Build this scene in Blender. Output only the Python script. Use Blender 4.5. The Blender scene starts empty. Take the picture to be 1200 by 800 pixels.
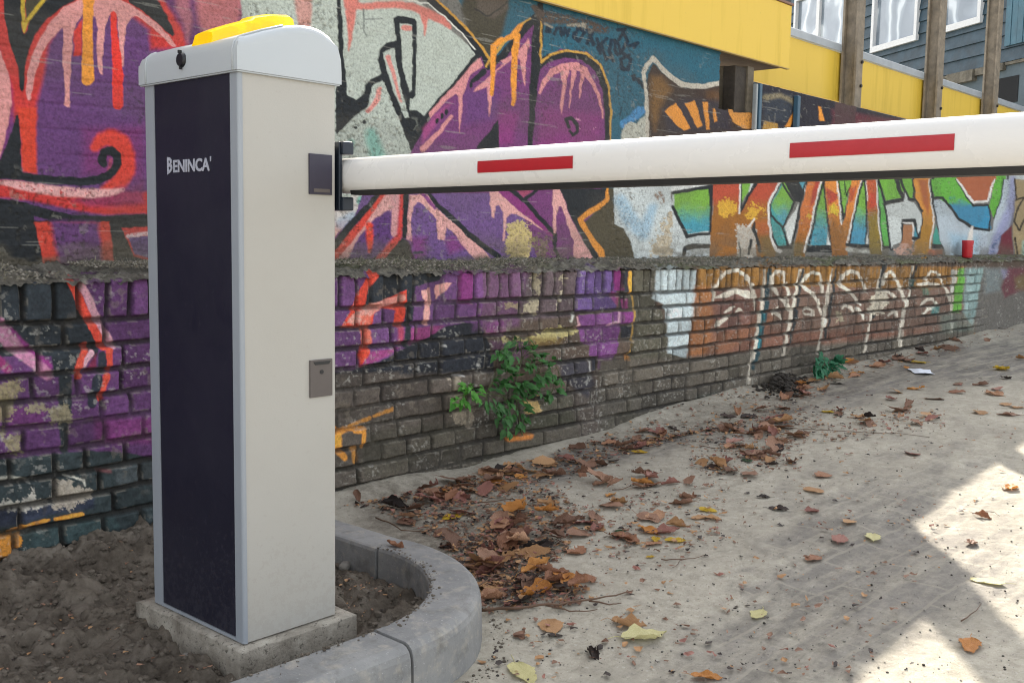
import bpy, bmesh, math, random
import numpy as np
from mathutils import Vector, Matrix
random.seed(7); rng = np.random.default_rng(11)
SC = bpy.context.scene
COL = SC.collection

# ------------------------------------------------------------------ camera
YAW, PITCH, ROLL, FPX = 0.84067366, -0.10160342, 0.01621837, 1213.50668
def cam_axes():
    f = np.array([math.sin(YAW)*math.cos(PITCH), math.cos(YAW)*math.cos(PITCH), math.sin(PITCH)])
    r = np.array([math.cos(YAW), -math.sin(YAW), 0.0]); u = np.cross(r, f)
    return math.cos(ROLL)*r+math.sin(ROLL)*u, -math.sin(ROLL)*r+math.cos(ROLL)*u, f
CR, CU, CF = cam_axes()
cd = bpy.data.cameras.new('camera'); cam = bpy.data.objects.new('camera', cd); COL.objects.link(cam)
cam.matrix_world = Matrix(((CR[0], CU[0], -CF[0], 0), (CR[1], CU[1], -CF[1], 0), (CR[2], CU[2], -CF[2], 0), (0, 0, 0, 1)))
cd.sensor_width = 36; cd.lens = 36*FPX/1200; cd.clip_start = 0.02; cd.clip_end = 500
SC.camera = cam

# ------------------------------------------------------------------ light
SUN_AZ, SUN_EL = math.atan2(1.165, 0.875), math.atan(1/math.hypot(1.165, 0.875))
w = bpy.data.worlds.new('World'); SC.world = w; w.use_nodes = True
nt = w.node_tree; nt.nodes.clear()
sky = nt.nodes.new('ShaderNodeTexSky'); sky.sky_type = 'NISHITA'; sky.sun_disc = False
sky.sun_elevation = SUN_EL; sky.sun_rotation = SUN_AZ; sky.air_density = 1.0; sky.dust_density = 2.5; sky.ozone_density = 1.0
bg = nt.nodes.new('ShaderNodeBackground'); bg.inputs[1].default_value = 0.15
wo = nt.nodes.new('ShaderNodeOutputWorld')
hsv = nt.nodes.new('ShaderNodeHueSaturation'); hsv.inputs['Saturation'].default_value = 0.22
nt.links.new(sky.outputs[0], hsv.inputs['Color']); nt.links.new(hsv.outputs[0], bg.inputs[0]); nt.links.new(bg.outputs[0], wo.inputs[0])
sl = bpy.data.lights.new('sun', 'SUN'); sl.energy = 4.0; sl.angle = math.radians(0.5); sl.color = (1.0, 0.92, 0.80)
so = bpy.data.objects.new('sun', sl); COL.objects.link(so)
sdir = Vector((math.cos(SUN_EL)*math.sin(SUN_AZ), math.cos(SUN_EL)*math.cos(SUN_AZ), math.sin(SUN_EL)))
so.rotation_euler = sdir.to_track_quat('Z', 'Y').to_euler(); so.location = (5, 5, 8)
SC.render.filter_size = 1.1
try: SC.cycles.filter_width = 1.1
except Exception: pass
SC.view_settings.view_transform = 'Standard'; SC.view_settings.look = 'None'
SC.view_settings.exposure = 1.78; SC.view_settings.gamma = 1.0; SC.view_settings.use_curve_mapping = False

# ------------------------------------------------------------------ helpers
def to_px(X, Y, Z):
    d = X*CF[0]+Y*CF[1]+Z*CF[2]
    d = np.maximum(d, 0.05)
    return 600+FPX*(X*CR[0]+Y*CR[1]+Z*CR[2])/d, 400-FPX*(X*CU[0]+Y*CU[1]+Z*CU[2])/d
def ray(x, y): return ((x-600)/FPX)*CR+((400-y)/FPX)*CU+CF
def on_y(x, y, Y): d = ray(x, y); return d*Y/d[1]
def on_x(x, y, X): d = ray(x, y); return d*X/d[0]
def on_z(x, y, Z): d = ray(x, y); return d*Z/d[2]
def lin(h):
    c = np.array([int(h[i:i+2], 16)/255 for i in (0, 2, 4)])
    return np.where(c <= 0.04045, c/12.92, ((c+0.055)/1.055)**2.4)
def L4(h, k=1.0): c = lin(h)*k; return (float(c[0]), float(c[1]), float(c[2]), 1.0)

def hash2(i, j, s):
    n = (i.astype(np.int64)*374761393 + j.astype(np.int64)*668265263 + s*974634777) & 0xffffffff
    n = ((n ^ (n >> 13))*1274126177) & 0xffffffff
    return ((n ^ (n >> 16)) & 0xffff)/65535.0
def vnoise(x, y, s=0):
    xi = np.floor(x); yi = np.floor(y); fx = x-xi; fy = y-yi
    fx = fx*fx*(3-2*fx); fy = fy*fy*(3-2*fy)
    a = hash2(xi, yi, s); b = hash2(xi+1, yi, s); c = hash2(xi, yi+1, s); d = hash2(xi+1, yi+1, s)
    return (a*(1-fx)+b*fx)*(1-fy)+(c*(1-fx)+d*fx)*fy
def fbm(x, y, s=0, o=4):
    r = 0; a = 0.5; t = 0
    for k in range(o):
        r = r+a*vnoise(x*2**k+k*17.3, y*2**k-k*9.1, s+k); t += a; a *= 0.55
    return r/t
def sstep(a, b, x): t = np.clip((x-a)/(b-a), 0, 1); return t*t*(3-2*t)

def tag(o, label=None, cat=None, group=None, kind=None):
    if label: o['label'] = label
    if cat: o['category'] = cat
    if group: o['group'] = group
    if kind: o['kind'] = kind
    return o
def empty(name, loc, rz=0):
    o = bpy.data.objects.new(name, None); COL.objects.link(o); o.location = loc; o.rotation_euler.z = rz; o.empty_display_size = 0.05
    return o
def wm(o):
    return (wm(o.parent) @ o.matrix_parent_inverse @ o.matrix_basis) if o.parent else o.matrix_basis.copy()
def link(name, me, mats=None, parent=None, smooth=False):
    o = bpy.data.objects.new(name, me); COL.objects.link(o)
    if mats:
        for m in (mats if isinstance(mats, (list, tuple)) else [mats]): me.materials.append(m)
    if smooth: me.polygons.foreach_set('use_smooth', [True]*len(me.polygons))
    if parent:
        o.parent = parent; o.matrix_parent_inverse = wm(parent).inverted()   # vertices stay in world space
    return o
def bm_obj(name, bm, mats, parent=None, smooth=False):
    bmesh.ops.recalc_face_normals(bm, faces=bm.faces[:])
    me = bpy.data.meshes.new(name); bm.to_mesh(me); bm.free()
    return link(name, me, mats, parent, smooth)
def bx(bm, x0, x1, y0, y1, z0, z1, bev=0.0, seg=2):
    r = bmesh.ops.create_cube(bm, size=1.0)
    for v in r['verts']:
        v.co = Vector(((x0+x1)/2+v.co.x*(x1-x0), (y0+y1)/2+v.co.y*(y1-y0), (z0+z1)/2+v.co.z*(z1-z0)))
    if bev > 0:
        es = list({e for v in r['verts'] for e in v.link_edges})
        bmesh.ops.bevel(bm, geom=es, offset=bev, segments=seg, affect='EDGES', profile=0.6)
def prism(bm, pts, d, cap=True):
    """polygon of 3D points extruded by the vector d"""
    a = [bm.verts.new(p) for p in pts]; b = [bm.verts.new(Vector(p)+Vector(d)) for p in pts]
    n = len(a)
    if cap: bm.faces.new(a); bm.faces.new(b[::-1])
    for i in range(n): bm.faces.new((a[i], b[i], b[(i+1) % n], a[(i+1) % n]))
def tube(bm, pts, rad, seg=6):
    rings = []
    for i, p in enumerate(pts):
        p = Vector(p); t = (Vector(pts[min(i+1, len(pts)-1)])-Vector(pts[max(i-1, 0)])).normalized()
        a = t.orthogonal().normalized() if i == 0 else (a-t*a.dot(t)).normalized()
        b = t.cross(a); rr = rad[i] if isinstance(rad, (list, tuple)) else rad
        rings.append([bm.verts.new(p+(a*math.cos(2*math.pi*k/seg)+b*math.sin(2*math.pi*k/seg))*rr) for k in range(seg)])
    for i in range(len(rings)-1):
        for k in range(seg): bm.faces.new((rings[i][k], rings[i][(k+1) % seg], rings[i+1][(k+1) % seg], rings[i+1][k]))
    bm.faces.new(rings[0]); bm.faces.new(rings[-1][::-1])

def grid_mesh(name, P, color=None, extra=None, keep=None):
    """P: (rows, cols, 3)"""
    R_, C_ = P.shape[:2]
    me = bpy.data.meshes.new(name)
    idx = np.arange(R_*C_).reshape(R_, C_)
    q = np.stack([idx[:-1, :-1], idx[:-1, 1:], idx[1:, 1:], idx[1:, :-1]], -1).reshape(-1, 4)
    if keep is not None:
        k = keep[:-1, :-1] & keep[:-1, 1:] & keep[1:, 1:] & keep[1:, :-1]
        q = q[k.reshape(-1)]
    me.vertices.add(R_*C_); me.vertices.foreach_set('co', P.reshape(-1).astype(np.float32))
    me.loops.add(len(q)*4); me.loops.foreach_set('vertex_index', q.reshape(-1).astype(np.int32))
    me.polygons.add(len(q)); me.polygons.foreach_set('loop_start', np.arange(0, len(q)*4, 4, dtype=np.int32))
    me.update(calc_edges=True); me.validate()
    me.polygons.foreach_set('use_smooth', np.ones(len(q), dtype=bool))
    if color is not None:
        a = me.color_attributes.new('paint', 'FLOAT_COLOR', 'POINT')
        c = np.ones((R_*C_, 4), np.float32); c[:, :3] = color.reshape(-1, 3); a.data.foreach_set('color', c.reshape(-1))
    if extra:
        for k, v in extra.items():
            a = me.attributes.new(k, 'FLOAT', 'POINT'); a.data.foreach_set('value', v.reshape(-1).astype(np.float32))
    return me

# ------------------------------------------------------------------ materials
class NT:
    def __init__(s, name):
        s.m = bpy.data.materials.new(name); s.m.use_nodes = True; s.t = s.m.node_tree; s.t.nodes.clear()
        s.out = s.n('ShaderNodeOutputMaterial'); s.b = s.n('ShaderNodeBsdfPrincipled'); s.l(s.b.outputs[0], s.out.inputs[0])
    def n(s, t, **k):
        x = s.t.nodes.new(t)
        for a, b in k.items(): setattr(x, a, b)
        return x
    def l(s, a, b): s.t.links.new(a, b)
    def noise(s, scale, detail=6, rough=0.6, co=None, dist=0.0):
        x = s.n('ShaderNodeTexNoise'); x.inputs['Scale'].default_value = scale; x.inputs['Detail'].default_value = detail
        x.inputs['Roughness'].default_value = rough; x.inputs['Distortion'].default_value = dist
        if co is not None: s.l(co, x.inputs['Vector'])
        return x.outputs['Fac']
    def ramp(s, fac, stops):
        r = s.n('ShaderNodeValToRGB'); e = r.color_ramp.elements
        while len(e) < len(stops): e.new(0.5)
        for i, (p, c) in enumerate(stops):
            e[i].position = p; e[i].color = c if isinstance(c, tuple) else L4(c)
        s.l(fac, r.inputs[0]); return r.outputs[0]
    def mix(s, f, a, b, mode='MIX'):
        x = s.n('ShaderNodeMix', data_type='RGBA', blend_type=mode)
        for sock, v in ((x.inputs[0], f), (x.inputs[6], a), (x.inputs[7], b)):
            if hasattr(v, 'node'): s.l(v, sock)
            else: sock.default_value = v
        return x.outputs[2]
    def math(s, op, a, b=0.0):
        x = s.n('ShaderNodeMath', operation=op)
        for sock, v in ((x.inputs[0], a), (x.inputs[1], b)):
            if hasattr(v, 'node'): s.l(v, sock)
            else: sock.default_value = v
        return x.outputs[0]
    def co(s, kind='Object'): return s.n('ShaderNodeTexCoord').outputs[kind]
    def bump(s, h, dist=0.002, strength=1.0, prev=None):
        x = s.n('ShaderNodeBump'); x.inputs['Distance'].default_value = dist; x.inputs['Strength'].default_value = strength
        s.l(h, x.inputs['Height'])
        if prev is not None: s.l(prev, x.inputs['Normal'])
        s.l(x.outputs[0], s.b.inputs['Normal']); return x.outputs[0]
    def base(s, c):
        if hasattr(c, 'node'): s.l(c, s.b.inputs['Base Color'])
        else: s.b.inputs['Base Color'].default_value = c
    def rough(s, v):
        if hasattr(v, 'node'): s.l(v, s.b.inputs['Roughness'])
        else: s.b.inputs['Roughness'].default_value = v
def basic(name, c, rough=0.6, var=0.15, scale=40, bump=0.0, bscale=200, metal=0.0, spec=0.5, c2=None):
    t = NT(name); co = t.co()
    n = t.noise(scale, 5, 0.6, co)
    a = L4(c) if isinstance(c, str) else c
    b = tuple(x*(1-var) for x in a[:3])+(1,) if c2 is None else L4(c2)
    t.base(t.ramp(n, [(0.35, b), (0.65, a)])); t.b.inputs['Metallic'].default_value = metal
    t.b.inputs['Specular IOR Level'].default_value = spec
    t.rough(t.math('ADD', t.math('MULTIPLY', t.noise(scale*3, 3, 0.5, co), 0.2), rough-0.1))
    if bump: t.bump(t.noise(bscale, 4, 0.6, co), bump)
    return t.m

def streaky(name, c, dirt, rough=.55, amt=.35):
    t = NT(name); co = t.co(); mp = t.n('ShaderNodeMapping'); mp.inputs['Scale'].default_value = (9, 9, .9); t.l(co, mp.inputs['Vector'])
    a = t.ramp(t.noise(1.6, 7, .65, mp.outputs[0]), [(.50, (0, 0, 0, 1)), (.78, (1, 1, 1, 1))]); b = t.ramp(t.noise(70, 5, .7, co), [(.64, (0, 0, 0, 1)), (.70, (1, 1, 1, 1))])
    t.base(t.mix(t.math('MULTIPLY', t.math('MAXIMUM', a, t.math('MULTIPLY', b, .7)), amt), L4(c), L4(dirt))); t.rough(t.math('ADD', t.math('MULTIPLY', a, .2), rough)); t.bump(t.noise(5, 3, .5, co), .002, .4); return t.m
def wall_mat(name, rough=0.8, bump=0.0012, spec=0.3):
    t = NT(name); co = t.co()
    a = t.n('ShaderNodeAttribute', attribute_name='paint').outputs['Color']
    g = t.noise(130, 6, 0.75, co)
    g2 = t.noise(520, 3, 0.6, co)
    m = t.mix(1.0, a, t.ramp(g, [(0.3, (0.55, 0.55, 0.55, 1)), (0.5, (0.98, 0.98, 0.98, 1)), (0.7, (1.28, 1.28, 1.26, 1))]), 'MULTIPLY')
    t.base(m); t.rough(t.math('ADD', t.math('MULTIPLY', g2, 0.25), rough-0.15)); t.b.inputs['Specular IOR Level'].default_value = spec
    b = t.bump(g, bump*1.6, 0.8); t.bump(g2, bump, 0.7, b)
    return t.m
M_WALL = wall_mat('painted_plaster'); M_BRICK = wall_mat('painted_brick', 0.72, 0.0016)

# ------------------------------------------------------------------ mural: shapes traced once, kept in tracing units of the wall sheet
SHAPES = []
_c = [0, 0, 1]
def crop(x, y, s): _c[:] = [x, y, s]
def _p(pts): return np.array([(_c[0]+p[0]/_c[2], _c[1]+p[1]/_c[2]) for p in pts], float)
def F(c, pts, soft=1.0, c2=None, op=1.0, gy=None):
    P = _p(pts); g = None
    if c2: g = (P[:, 1].min(), P[:, 1].max()) if gy is None else (_c[1]+gy[0]/_c[2], _c[1]+gy[1]/_c[2])
    SHAPES.append(('F', lin(c), None if c2 is None else lin(c2), g, P, soft, op, 0))
def R(c, pts, op=1.0, sc=0.35, soft=7): # ragged patch
    SHAPES.append(('R', lin(c), None, None, _p(pts), soft, op, sc))
def S(c, pts, soft=1.0, op=1.0, rag=0):
    P = _p(pts); W = np.array([p[2]/_c[2] for p in pts])/2
    SHAPES.append(('S', lin(c), None, None, (P, W), soft, op, rag))
# --- colours of the sprayed paint
BK='202428'; PU='5c3768'; DP='4c2c55'; MG='7c2d6b'; RD='b62f2b'; DR='8c2a33'; PK='c78885'; OR='d68a2a'; TL='23586b'; OL='3f3b2f'
CC='a5ada4'; WH='c2c7c5'; VI='65487c'; GN='5f9c3c'; BL='3c87a0'; TN='b0a074'
UP=len(SHAPES)
def upper():
    crop(0,0,1)
    F(PU,[(-400,-300),(420,-300),(420,345),(-400,345)])
    crop(0,0,5.714)
    F(BK,[(-900,-900),(60,-900),(60,400),(-900,800)],20); F(RD,[(-300,-300),(40,-300),(120,300),(100,700),(0,900),(-300,500)],12)
    F(RD,[(0,-40),(1260,-40),(1260,330),(1010,330),(1000,200),(900,120),(600,40),(400,180),(330,300),(300,500),(250,700),(245,820),(100,820),(90,700),(60,560),(0,330)],7)
    F(BK,[(10,-400),(150,-400),(150,210),(165,225),(185,200),(330,-400),(560,-400),(510,0),(420,50),(320,130),(235,240),(195,350),(172,450),(165,610),(150,615),(135,600),(130,480),(100,380),(60,260),(35,120)],1.2)
    F(OL,[(160,-200),(320,-200),(320,0),(190,150),(175,130)]); S('b59a2a',[(150,-200,24),(155,0,24),(162,205,22)]); S('b59a2a',[(340,-60,24),(250,55,24),(190,130,24),(166,195,20)])
    F('5e3060',[(1000,-400),(1500,-400),(1500,330),(1270,330),(1200,160),(1090,0)],10); F('ad6468',[(1290,-300),(1700,-300),(1620,40),(1600,200),(1400,330),(1330,150)],10)
    F('b06a70',[(1180,-100),(1270,-60),(1290,150),(1260,300),(1230,160),(1180,60)],7,op=.7)
    F(BK,[(800,-400),(1060,-400),(1060,0),(1130,110),(1172,230),(1155,248),(1080,180),(960,70),(870,20)],1.2)
    F('b9362f',[(1060,-10),(1090,-10),(1230,230),(1240,330),(1165,290),(1165,250),(1178,230),(1130,110)],4)
    F(MG,[(-20,300),(95,600),(90,800),(40,1000),(-20,1180)],5,op=.6)
    F(PK,[(-60,300),(0,340),(40,430),(75,560),(85,680),(60,830),(20,1000),(-5,1060),(-60,1060)],1.6)
    S(PK,[(200,660,20),(202,600,46),(215,480,52),(245,380,56),(300,270,60),(370,180,80),(450,90,90),(560,40,100),(660,20,110),(780,30,90),(880,70,66),(940,95,46),(1040,175,42),(1110,240,36),(1165,305,26)],1.2)
    F(PK,[(400,130),(420,170),(432,260),(425,400),(440,600),(435,700),(455,715),(475,715),(470,600),(485,480),(490,260),(510,160),(560,90),(640,110),(660,200),(650,300),(665,480),(675,500),(690,500),(690,380),(705,200),(730,110),(765,80),(790,120),(800,250),(800,420),(815,460),(825,440),(835,250),(850,170),(880,120),(940,100),(900,50),(800,-10),(600,-10),(500,40)],1)
    F('c22f27',[(498,210),(552,125),(552,370),(500,375)],2)
    S('d22d22',[(762,100,40),(770,250,50),(782,400,58),(790,500,70),(793,700,68)],1); S(OR,[(596,-60,86),(592,60,72),(588,200,66),(592,400,72),(593,500,80),(592,535,76)],1)
    crop(0,130,5.714)
    F('c43a22',[(120,-20),(250,-20),(245,420),(150,410),(130,60)],4); F(BK,[(92,110),(108,35),(122,22),(134,60),(148,410),(0,460),(-400,460),(-400,380),(0,330),(40,240)],1)
    F('742a60',[(560,120),(960,100),(960,480),(560,420)],14,op=.6)
    S('c2382a',[(640,240,70),(680,195,90),(740,175,110),(810,215,120),(850,300,120),(850,400,120),(800,480,110),(700,530,60)],5)
    S(RD,[(-300,500,90),(0,520,110),(200,540,120),(450,595,120),(700,620,150),(1200,610,150),(2000,620,120)],4)
    F('74305c',[(480,600),(600,560),(960,480),(970,620),(780,640),(600,640)],8,op=.7)
    S('cf9a98',[(-300,450,40),(0,478,26),(120,500,50),(250,520,62),(400,540,66),(600,552,60),(740,545,50),(820,530,20)],3,rag=.5)
    S(BK,[(-200,420,90),(0,415,80),(150,440,56),(350,466,56),(560,474,56),(660,462,60),(730,430,62),(785,370,60),(788,300,56),(745,262,56),(700,275,56),(683,330,56),(700,355,46)],1)
    S('8a3a55',[(742,325,24),(738,370,20),(722,392,10)],1.5)
    F(BK,[(-400,560),(0,585),(150,610),(350,670),(480,695),(700,705),(980,690),(1400,700),(2000,740),(2000,800),(1000,780),(820,770),(740,800),(640,755),(350,735),(220,702),(235,810),(-400,840)],1)
    crop(0,260,5.714)
    F(BK,[(-600,-10),(2300,-10),(2300,400),(-600,400)]); F('b8392a',[(225,0),(735,0),(780,400),(310,400)],1.5); F(PU,[(335,-10),(660,0),(700,400),(410,400)],7)
    F(RD,[(822,42),(1500,10),(1500,400),(900,230)]); F('5b4077',[(862,104),(1500,70),(1500,360),(1000,240),(905,215)]); S('d3b7b8',[(865,98,26),(985,80,26),(1500,60,26)],2,rag=.5)
    # behind the gate and the grey panel on its right
    crop(0,0,1); S(BK,[(250,110,26),(300,130,34),(330,210,30),(390,270,30)]); S(PK,[(230,90,14),(290,150,18),(310,230,12)])
    F(CC,[(255,-300),(500,-300),(490,0),(560,62),(500,135),(470,190),(440,235),(392,300),(345,330),(300,200)],2)
    F('bcb6b2',[(395,205),(440,200),(400,300),(380,330)],8,op=.5)
    crop(390,0,5.714)
    for q in ((120,1100),(400,1150),(330,1200),(230,1000)): S('4fa596',[(q[0],q[1],90),(q[0]+50,q[1]+60,70)],9,op=.6)
    S('bd7a70',[(-200,0,120),(-180,300,60),(-170,700,20)],4,op=.75); S('c08078',[(20,1300,110),(60,1500,90),(0,1650,90)],9,op=.6)
    S('c07065',[(120,-200,110),(125,20,90),(120,120,60),(115,230,34),(110,340,8)],2.5); S('c07065',[(110,30,60),(200,45,44),(400,30,44),(540,45,50),(640,90,60),(730,130,60),(790,180,30)],3); S('c07065',[(620,100,60),(620,170,24),(620,235,8)],2.5)
    S('5a5f5c',[(205,60,10),(205,200,8),(230,250,5)],1.5); S('6b6f6b',[(215,130,8),(330,125,5)],1.5)
    S(BK,[(42,-200,30),(42,0,30),(50,200,32),(60,400,34),(70,560,40),(66,640,60)]); F(BK,[(18,560),(90,565),(92,630),(150,675),(190,685),(240,640),(262,680),(200,740),(120,800),(60,870),(18,900)])
    F(TL,[(690,-300),(1460,-300),(3000,500),(2600,920),(1800,1320),(1060,400)]); F(OL,[(860,60),(960,-200),(1170,-200),(1180,60),(1130,240),(1050,385),(900,190)],6); F('5a5048',[(960,-200),(1180,-200),(1170,60),(1080,130),(970,70)],5,op=.8)
    S('2a2a2a',[(960,60,14),(1040,110,10),(1120,60,8),(1170,10,8)],1.5)
    F(BK,[(540,-200),(740,-200),(700,-5),(800,80),(900,190),(1000,290),(1052,390),(1040,430),(1010,445),(960,370),(880,240),(760,120),(640,30)]); S('cfd0c8',[(500,2,8),(640,26,8),(760,115,8),(880,232,8),(955,330,8)],1)
    S('bb8a34',[(640,-60,15),(700,0,15),(800,90,15),(920,210,15),(1000,310,15),(1046,388,17)])
    S(BK,[(980,362,30),(800,580,26),(620,785,30)])
    F(BK,[(405,125),(435,105),(552,122),(566,150),(562,400),(556,640),(540,660),(520,655),(512,740),(560,740),(625,790),(700,1000),(460,1010),(330,540),(302,400),(312,335),(360,285),(424,272)])
    F(CC,[(446,156),(535,166),(535,400),(532,600),(518,615),(500,560),(478,470)]); S('c07a70',[(475,186,36),(518,190,36)],1.5)
    F(CC,[(333,356),(372,334),(412,322),(430,420),(460,600),(508,785),(480,790),(400,600)]); S('c48078',[(372,385,36),(400,470,26),(430,600,22),(455,680,20)],1.5)
    S(BK,[(335,515,44),(260,550,36),(238,580,40),(235,640,50),(170,690,50)]); F(CC,[(262,600),(300,570),(340,550),(440,800),(560,1100),(480,1330),(20,1330),(20,900),(120,800),(225,720)],1)
    S('c48078',[(312,600,30),(300,660,36),(232,745,30)],1.5); S('4fa596',[(250,900,80),(300,1060,110)],8,op=.6); S('4fa596',[(120,960,40),(120,1000,40)],6,op=.6)
    S(BK,[(205,815,26),(208,818,26)]); S(BK,[(150,855,20),(152,856,20)])
    S('585c58',[(530,790,12),(560,800,14),(570,840,10),(540,870,10)],1)
    # big purple letters
    crop(390,0,2.857)
    F('6a3668',[(262,510),(330,388),(500,190),(515,235),(560,190),(640,90),(690,40),(692,210),(760,165),(850,175),(905,230),(925,300),(928,460),(930,560),(760,1000),(0,1000),(0,800),(140,640)],1)
    F('8a2c74',[(560,370),(620,380),(600,480),(540,490)],9,op=.6); F('85306f',[(700,360),(900,380),(900,500),(680,500)],12,op=.5); F('573a72',[(440,300),(560,300),(540,400),(440,420)],12,op=.5)
    F('b04a80',[(300,430),(340,385),(400,340),(330,440),(300,480)],5,op=.5)
    F(BK,[(480,500),(555,400),(560,500)]); S(BK,[(520,225,20),(570,185,24),(640,100,26),(690,45,26)])
    S(BK,[(692,20,24),(684,130,36),(672,300,24),(658,500,16)]); S(BK,[(690,218,26),(725,192,26),(775,182,24),(840,192,24),(885,230,24),(912,300,22),(920,400,16),(920,480,14)])
    S(BK,[(505,240,20),(485,262,16),(470,272,12)]); S('bb8f3a',[(515,225,6),(530,195,8),(560,160,10),(625,85,8),(660,62,5)])
    S('bb8f3a',[(694,60,6),(697,210,7),(730,182,8),(780,170,8),(845,180,8),(893,215,8),(923,290,7),(931,380,6),(930,470,5)])
    crop(390,0,5.714)
    F('c48284',[(990,390),(1012,440),(930,500),(900,560),(875,640),(862,800),(850,895),(845,800),(845,650),(830,630),(780,660),(700,740),(650,790),(640,760),(800,590),(930,440)])
    F('c48284',[(1230,370),(1100,480),(1072,560),(1062,700),(1050,780),(1040,700),(1035,580),(950,620),(960,590),(1060,500),(1190,390)])
    S('c48284',[(600,1000,40),(700,900,30),(800,780,22)],1.2)
    for q in ((930,570),(765,752),(735,778),(700,810)): S(BK,[(q[0],q[1]-8,24),(q[0],q[1]+8,22)])
    crop(590,0,5.714)
    F('c48284',[(-20,410),(100,340),(168,250),(172,300),(150,430),(146,560),(140,580),(130,540),(110,400),(70,375),(0,430)])
    S(OR,[(20,260,30),(60,240,40),(110,180,34),(130,165,6)]); S(OR,[(95,240,34),(75,330,44),(68,500,40),(66,700,22)]); S(OR,[(-10,270,40),(-65,310,40),(-72,500,30),(-76,630,26)])
    S('c48284',[(240,625,16),(270,550,34),(330,480,44),(400,450,50),(480,445,50),(540,470,44),(590,550,26),(630,640,22),(655,720,16),(665,790,10)],1)
    F('c48284',[(375,470),(440,470),(420,560),(405,690),(388,775),(380,700),(392,560)]); S('c48284',[(470,480,34),(455,580,16),(445,720,8)]); S('c48284',[(532,490,34),(518,560,20),(514,660,8)])
    S('c98aa8',[(450,775,14),(480,790,18),(520,800,14)],1,rag=.7); S('c98aa8',[(510,850,10),(560,880,18),(620,860,14)],1,rag=.8)
    S(BK,[(440,850,24),(420,800,24),(460,790,26),(500,830,26),(500,880,24),(470,905,20),(445,880,16)])
    # dark tag under the yellow boards
    for st in ([(285,190),(300,180),(305,215),(285,215),(285,190)],[(340,230),(355,190),(380,190),(385,235)],[(400,230),(410,190),(430,240),(440,200)],[(470,240),(500,190),(540,220),(500,280),(470,250)],[(560,290),(590,220),(560,200),(600,300)],[(620,260),(640,360),(625,320),(690,260)],[(650,300),(680,400),(700,390)],[(720,270),(700,340),(730,410)],[(740,270),(740,340),(760,370)],[(760,200),(790,200),(830,280),(780,360),(760,280),(810,200)],[(800,360),(850,400),(830,470),(790,460),(780,400),(840,370)],[(840,310),(900,290),(870,320)]):
        S('14293a',[(a,b,24) for a,b in st],1)
    for q in ((868,520),(900,545),(925,575)): S('1a2c3a',[(q[0],q[1]-8,30),(q[0]+6,q[1]+10,28)])
    S('4d423c',[(270,120,90),(420,130,60),(560,170,70),(680,200,50)],4,rag=.6); S('8b8578',[(430,170,16),(540,170,30),(545,190,10)],1.5,rag=.5); S('8b8578',[(270,165,16),(320,185,14)],1.5,rag=.5)
    S('4d423c',[(200,50,30),(240,100,50)],2); S('17394a',[(765,480,8),(765,640,8)],1); S('17394a',[(785,720,10),(783,770,12)],1)
    # dark gold beast and the recess
    crop(730,30,5.714)
    S('3b7cab',[(10,660,60),(60,620,50),(110,570,60),(160,560,30)],2); F('a9aa9f',[(-10,730),(10,670),(50,645),(90,660),(110,620),(170,590),(180,900),(-40,900)],1.2)
    F('362823',[(165,900),(158,560),(165,330),(205,260),(300,350),(420,420),(560,420),(660,390),(720,330),(880,330),(880,900)])
    F('7c5826',[(190,340),(260,340),(330,430),(260,520),(210,700),(175,560)],9,op=.75); F('6d4a22',[(560,440),(700,420),(690,520),(560,490)],9,op=.5); F('2a2634',[(260,560),(420,480),(700,520),(720,700),(300,720)],9,op=.8)
    F(TL,[(210,215),(640,110),(655,360),(560,395),(430,395),(320,340)],1)
    S('b3ada0',[(165,760,22),(158,600,22),(152,450,24),(138,350,28),(132,318,28),(165,265,34),(202,222,32),(250,275,32),(320,345,34),(400,395,38),(480,408,36),(560,405,34),(660,385,32)])
    F(OR,[(278,575),(320,540),(360,515),(410,600),(455,690),(410,705),(340,640)]); F(OR,[(422,520),(482,500),(528,670),(500,685)]); F(OR,[(532,515),(566,515),(582,700),(560,700)]); F(OR,[(600,560),(618,556),(630,640),(607,650)])
    F('c08235',[(705,510),(735,510),(740,585),(870,582),(892,690),(800,690),(735,645),(710,590)])
    F('4c443e',[(655,230),(885,230),(885,360),(655,400)],1.5); F('2b2523',[(660,350),(740,350),(740,570),(700,500),(690,430)],3)
    F('25242e',[(885,360),(1900,360),(1900,900),(890,900)]); F('2f3540',[(950,450),(1180,470),(1180,640),(940,640)],5); S('7a7058',[(960,480,40),(1050,470,30),(1170,520,30)],4,rag=.5)
    F(OR,[(1150,560),(1175,565),(1120,680),(1085,680)]); F('a07a35',[(940,640),(1040,660),(1040,720),(930,720)])
    F('5b2b35',[(1400,560),(1900,640),(1900,800),(1400,800)],6); F(OR,[(1310,540),(1330,545),(1345,640),(1315,640)])
    crop(0,0,1); F('4a3538',[(980,112),(1004,117),(1002,148),(977,148)],1.5)
    # --- between the arm and the ledge, left
    crop(390,200,5.714)
    S('b9b3ae',[(30,300,90),(120,250,110),(160,200,90)],6,rag=.4); S('4fa596',[(190,200,60),(250,200,90)],4,op=.8); S('7f98ad',[(60,350,80),(130,300,60)],6,op=.6)
    F(VI,[(20,620),(200,150),(1230,150),(1400,700),(20,700)],1)
    S(BK,[(-200,700,50),(20,490,56),(150,330,50),(330,150,54)]); S('c63a2d',[(-100,700,60),(50,540,64),(200,360,62),(370,150,66)]); S('c99490',[(60,600,50),(150,480,44),(260,350,60),(340,250,90),(400,170,90)],2,rag=.3)
    F('55336b',[(140,490),(200,410),(270,330),(340,275),(372,264),(390,330),(385,430),(330,560),(280,620),(100,630)],2)
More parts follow.
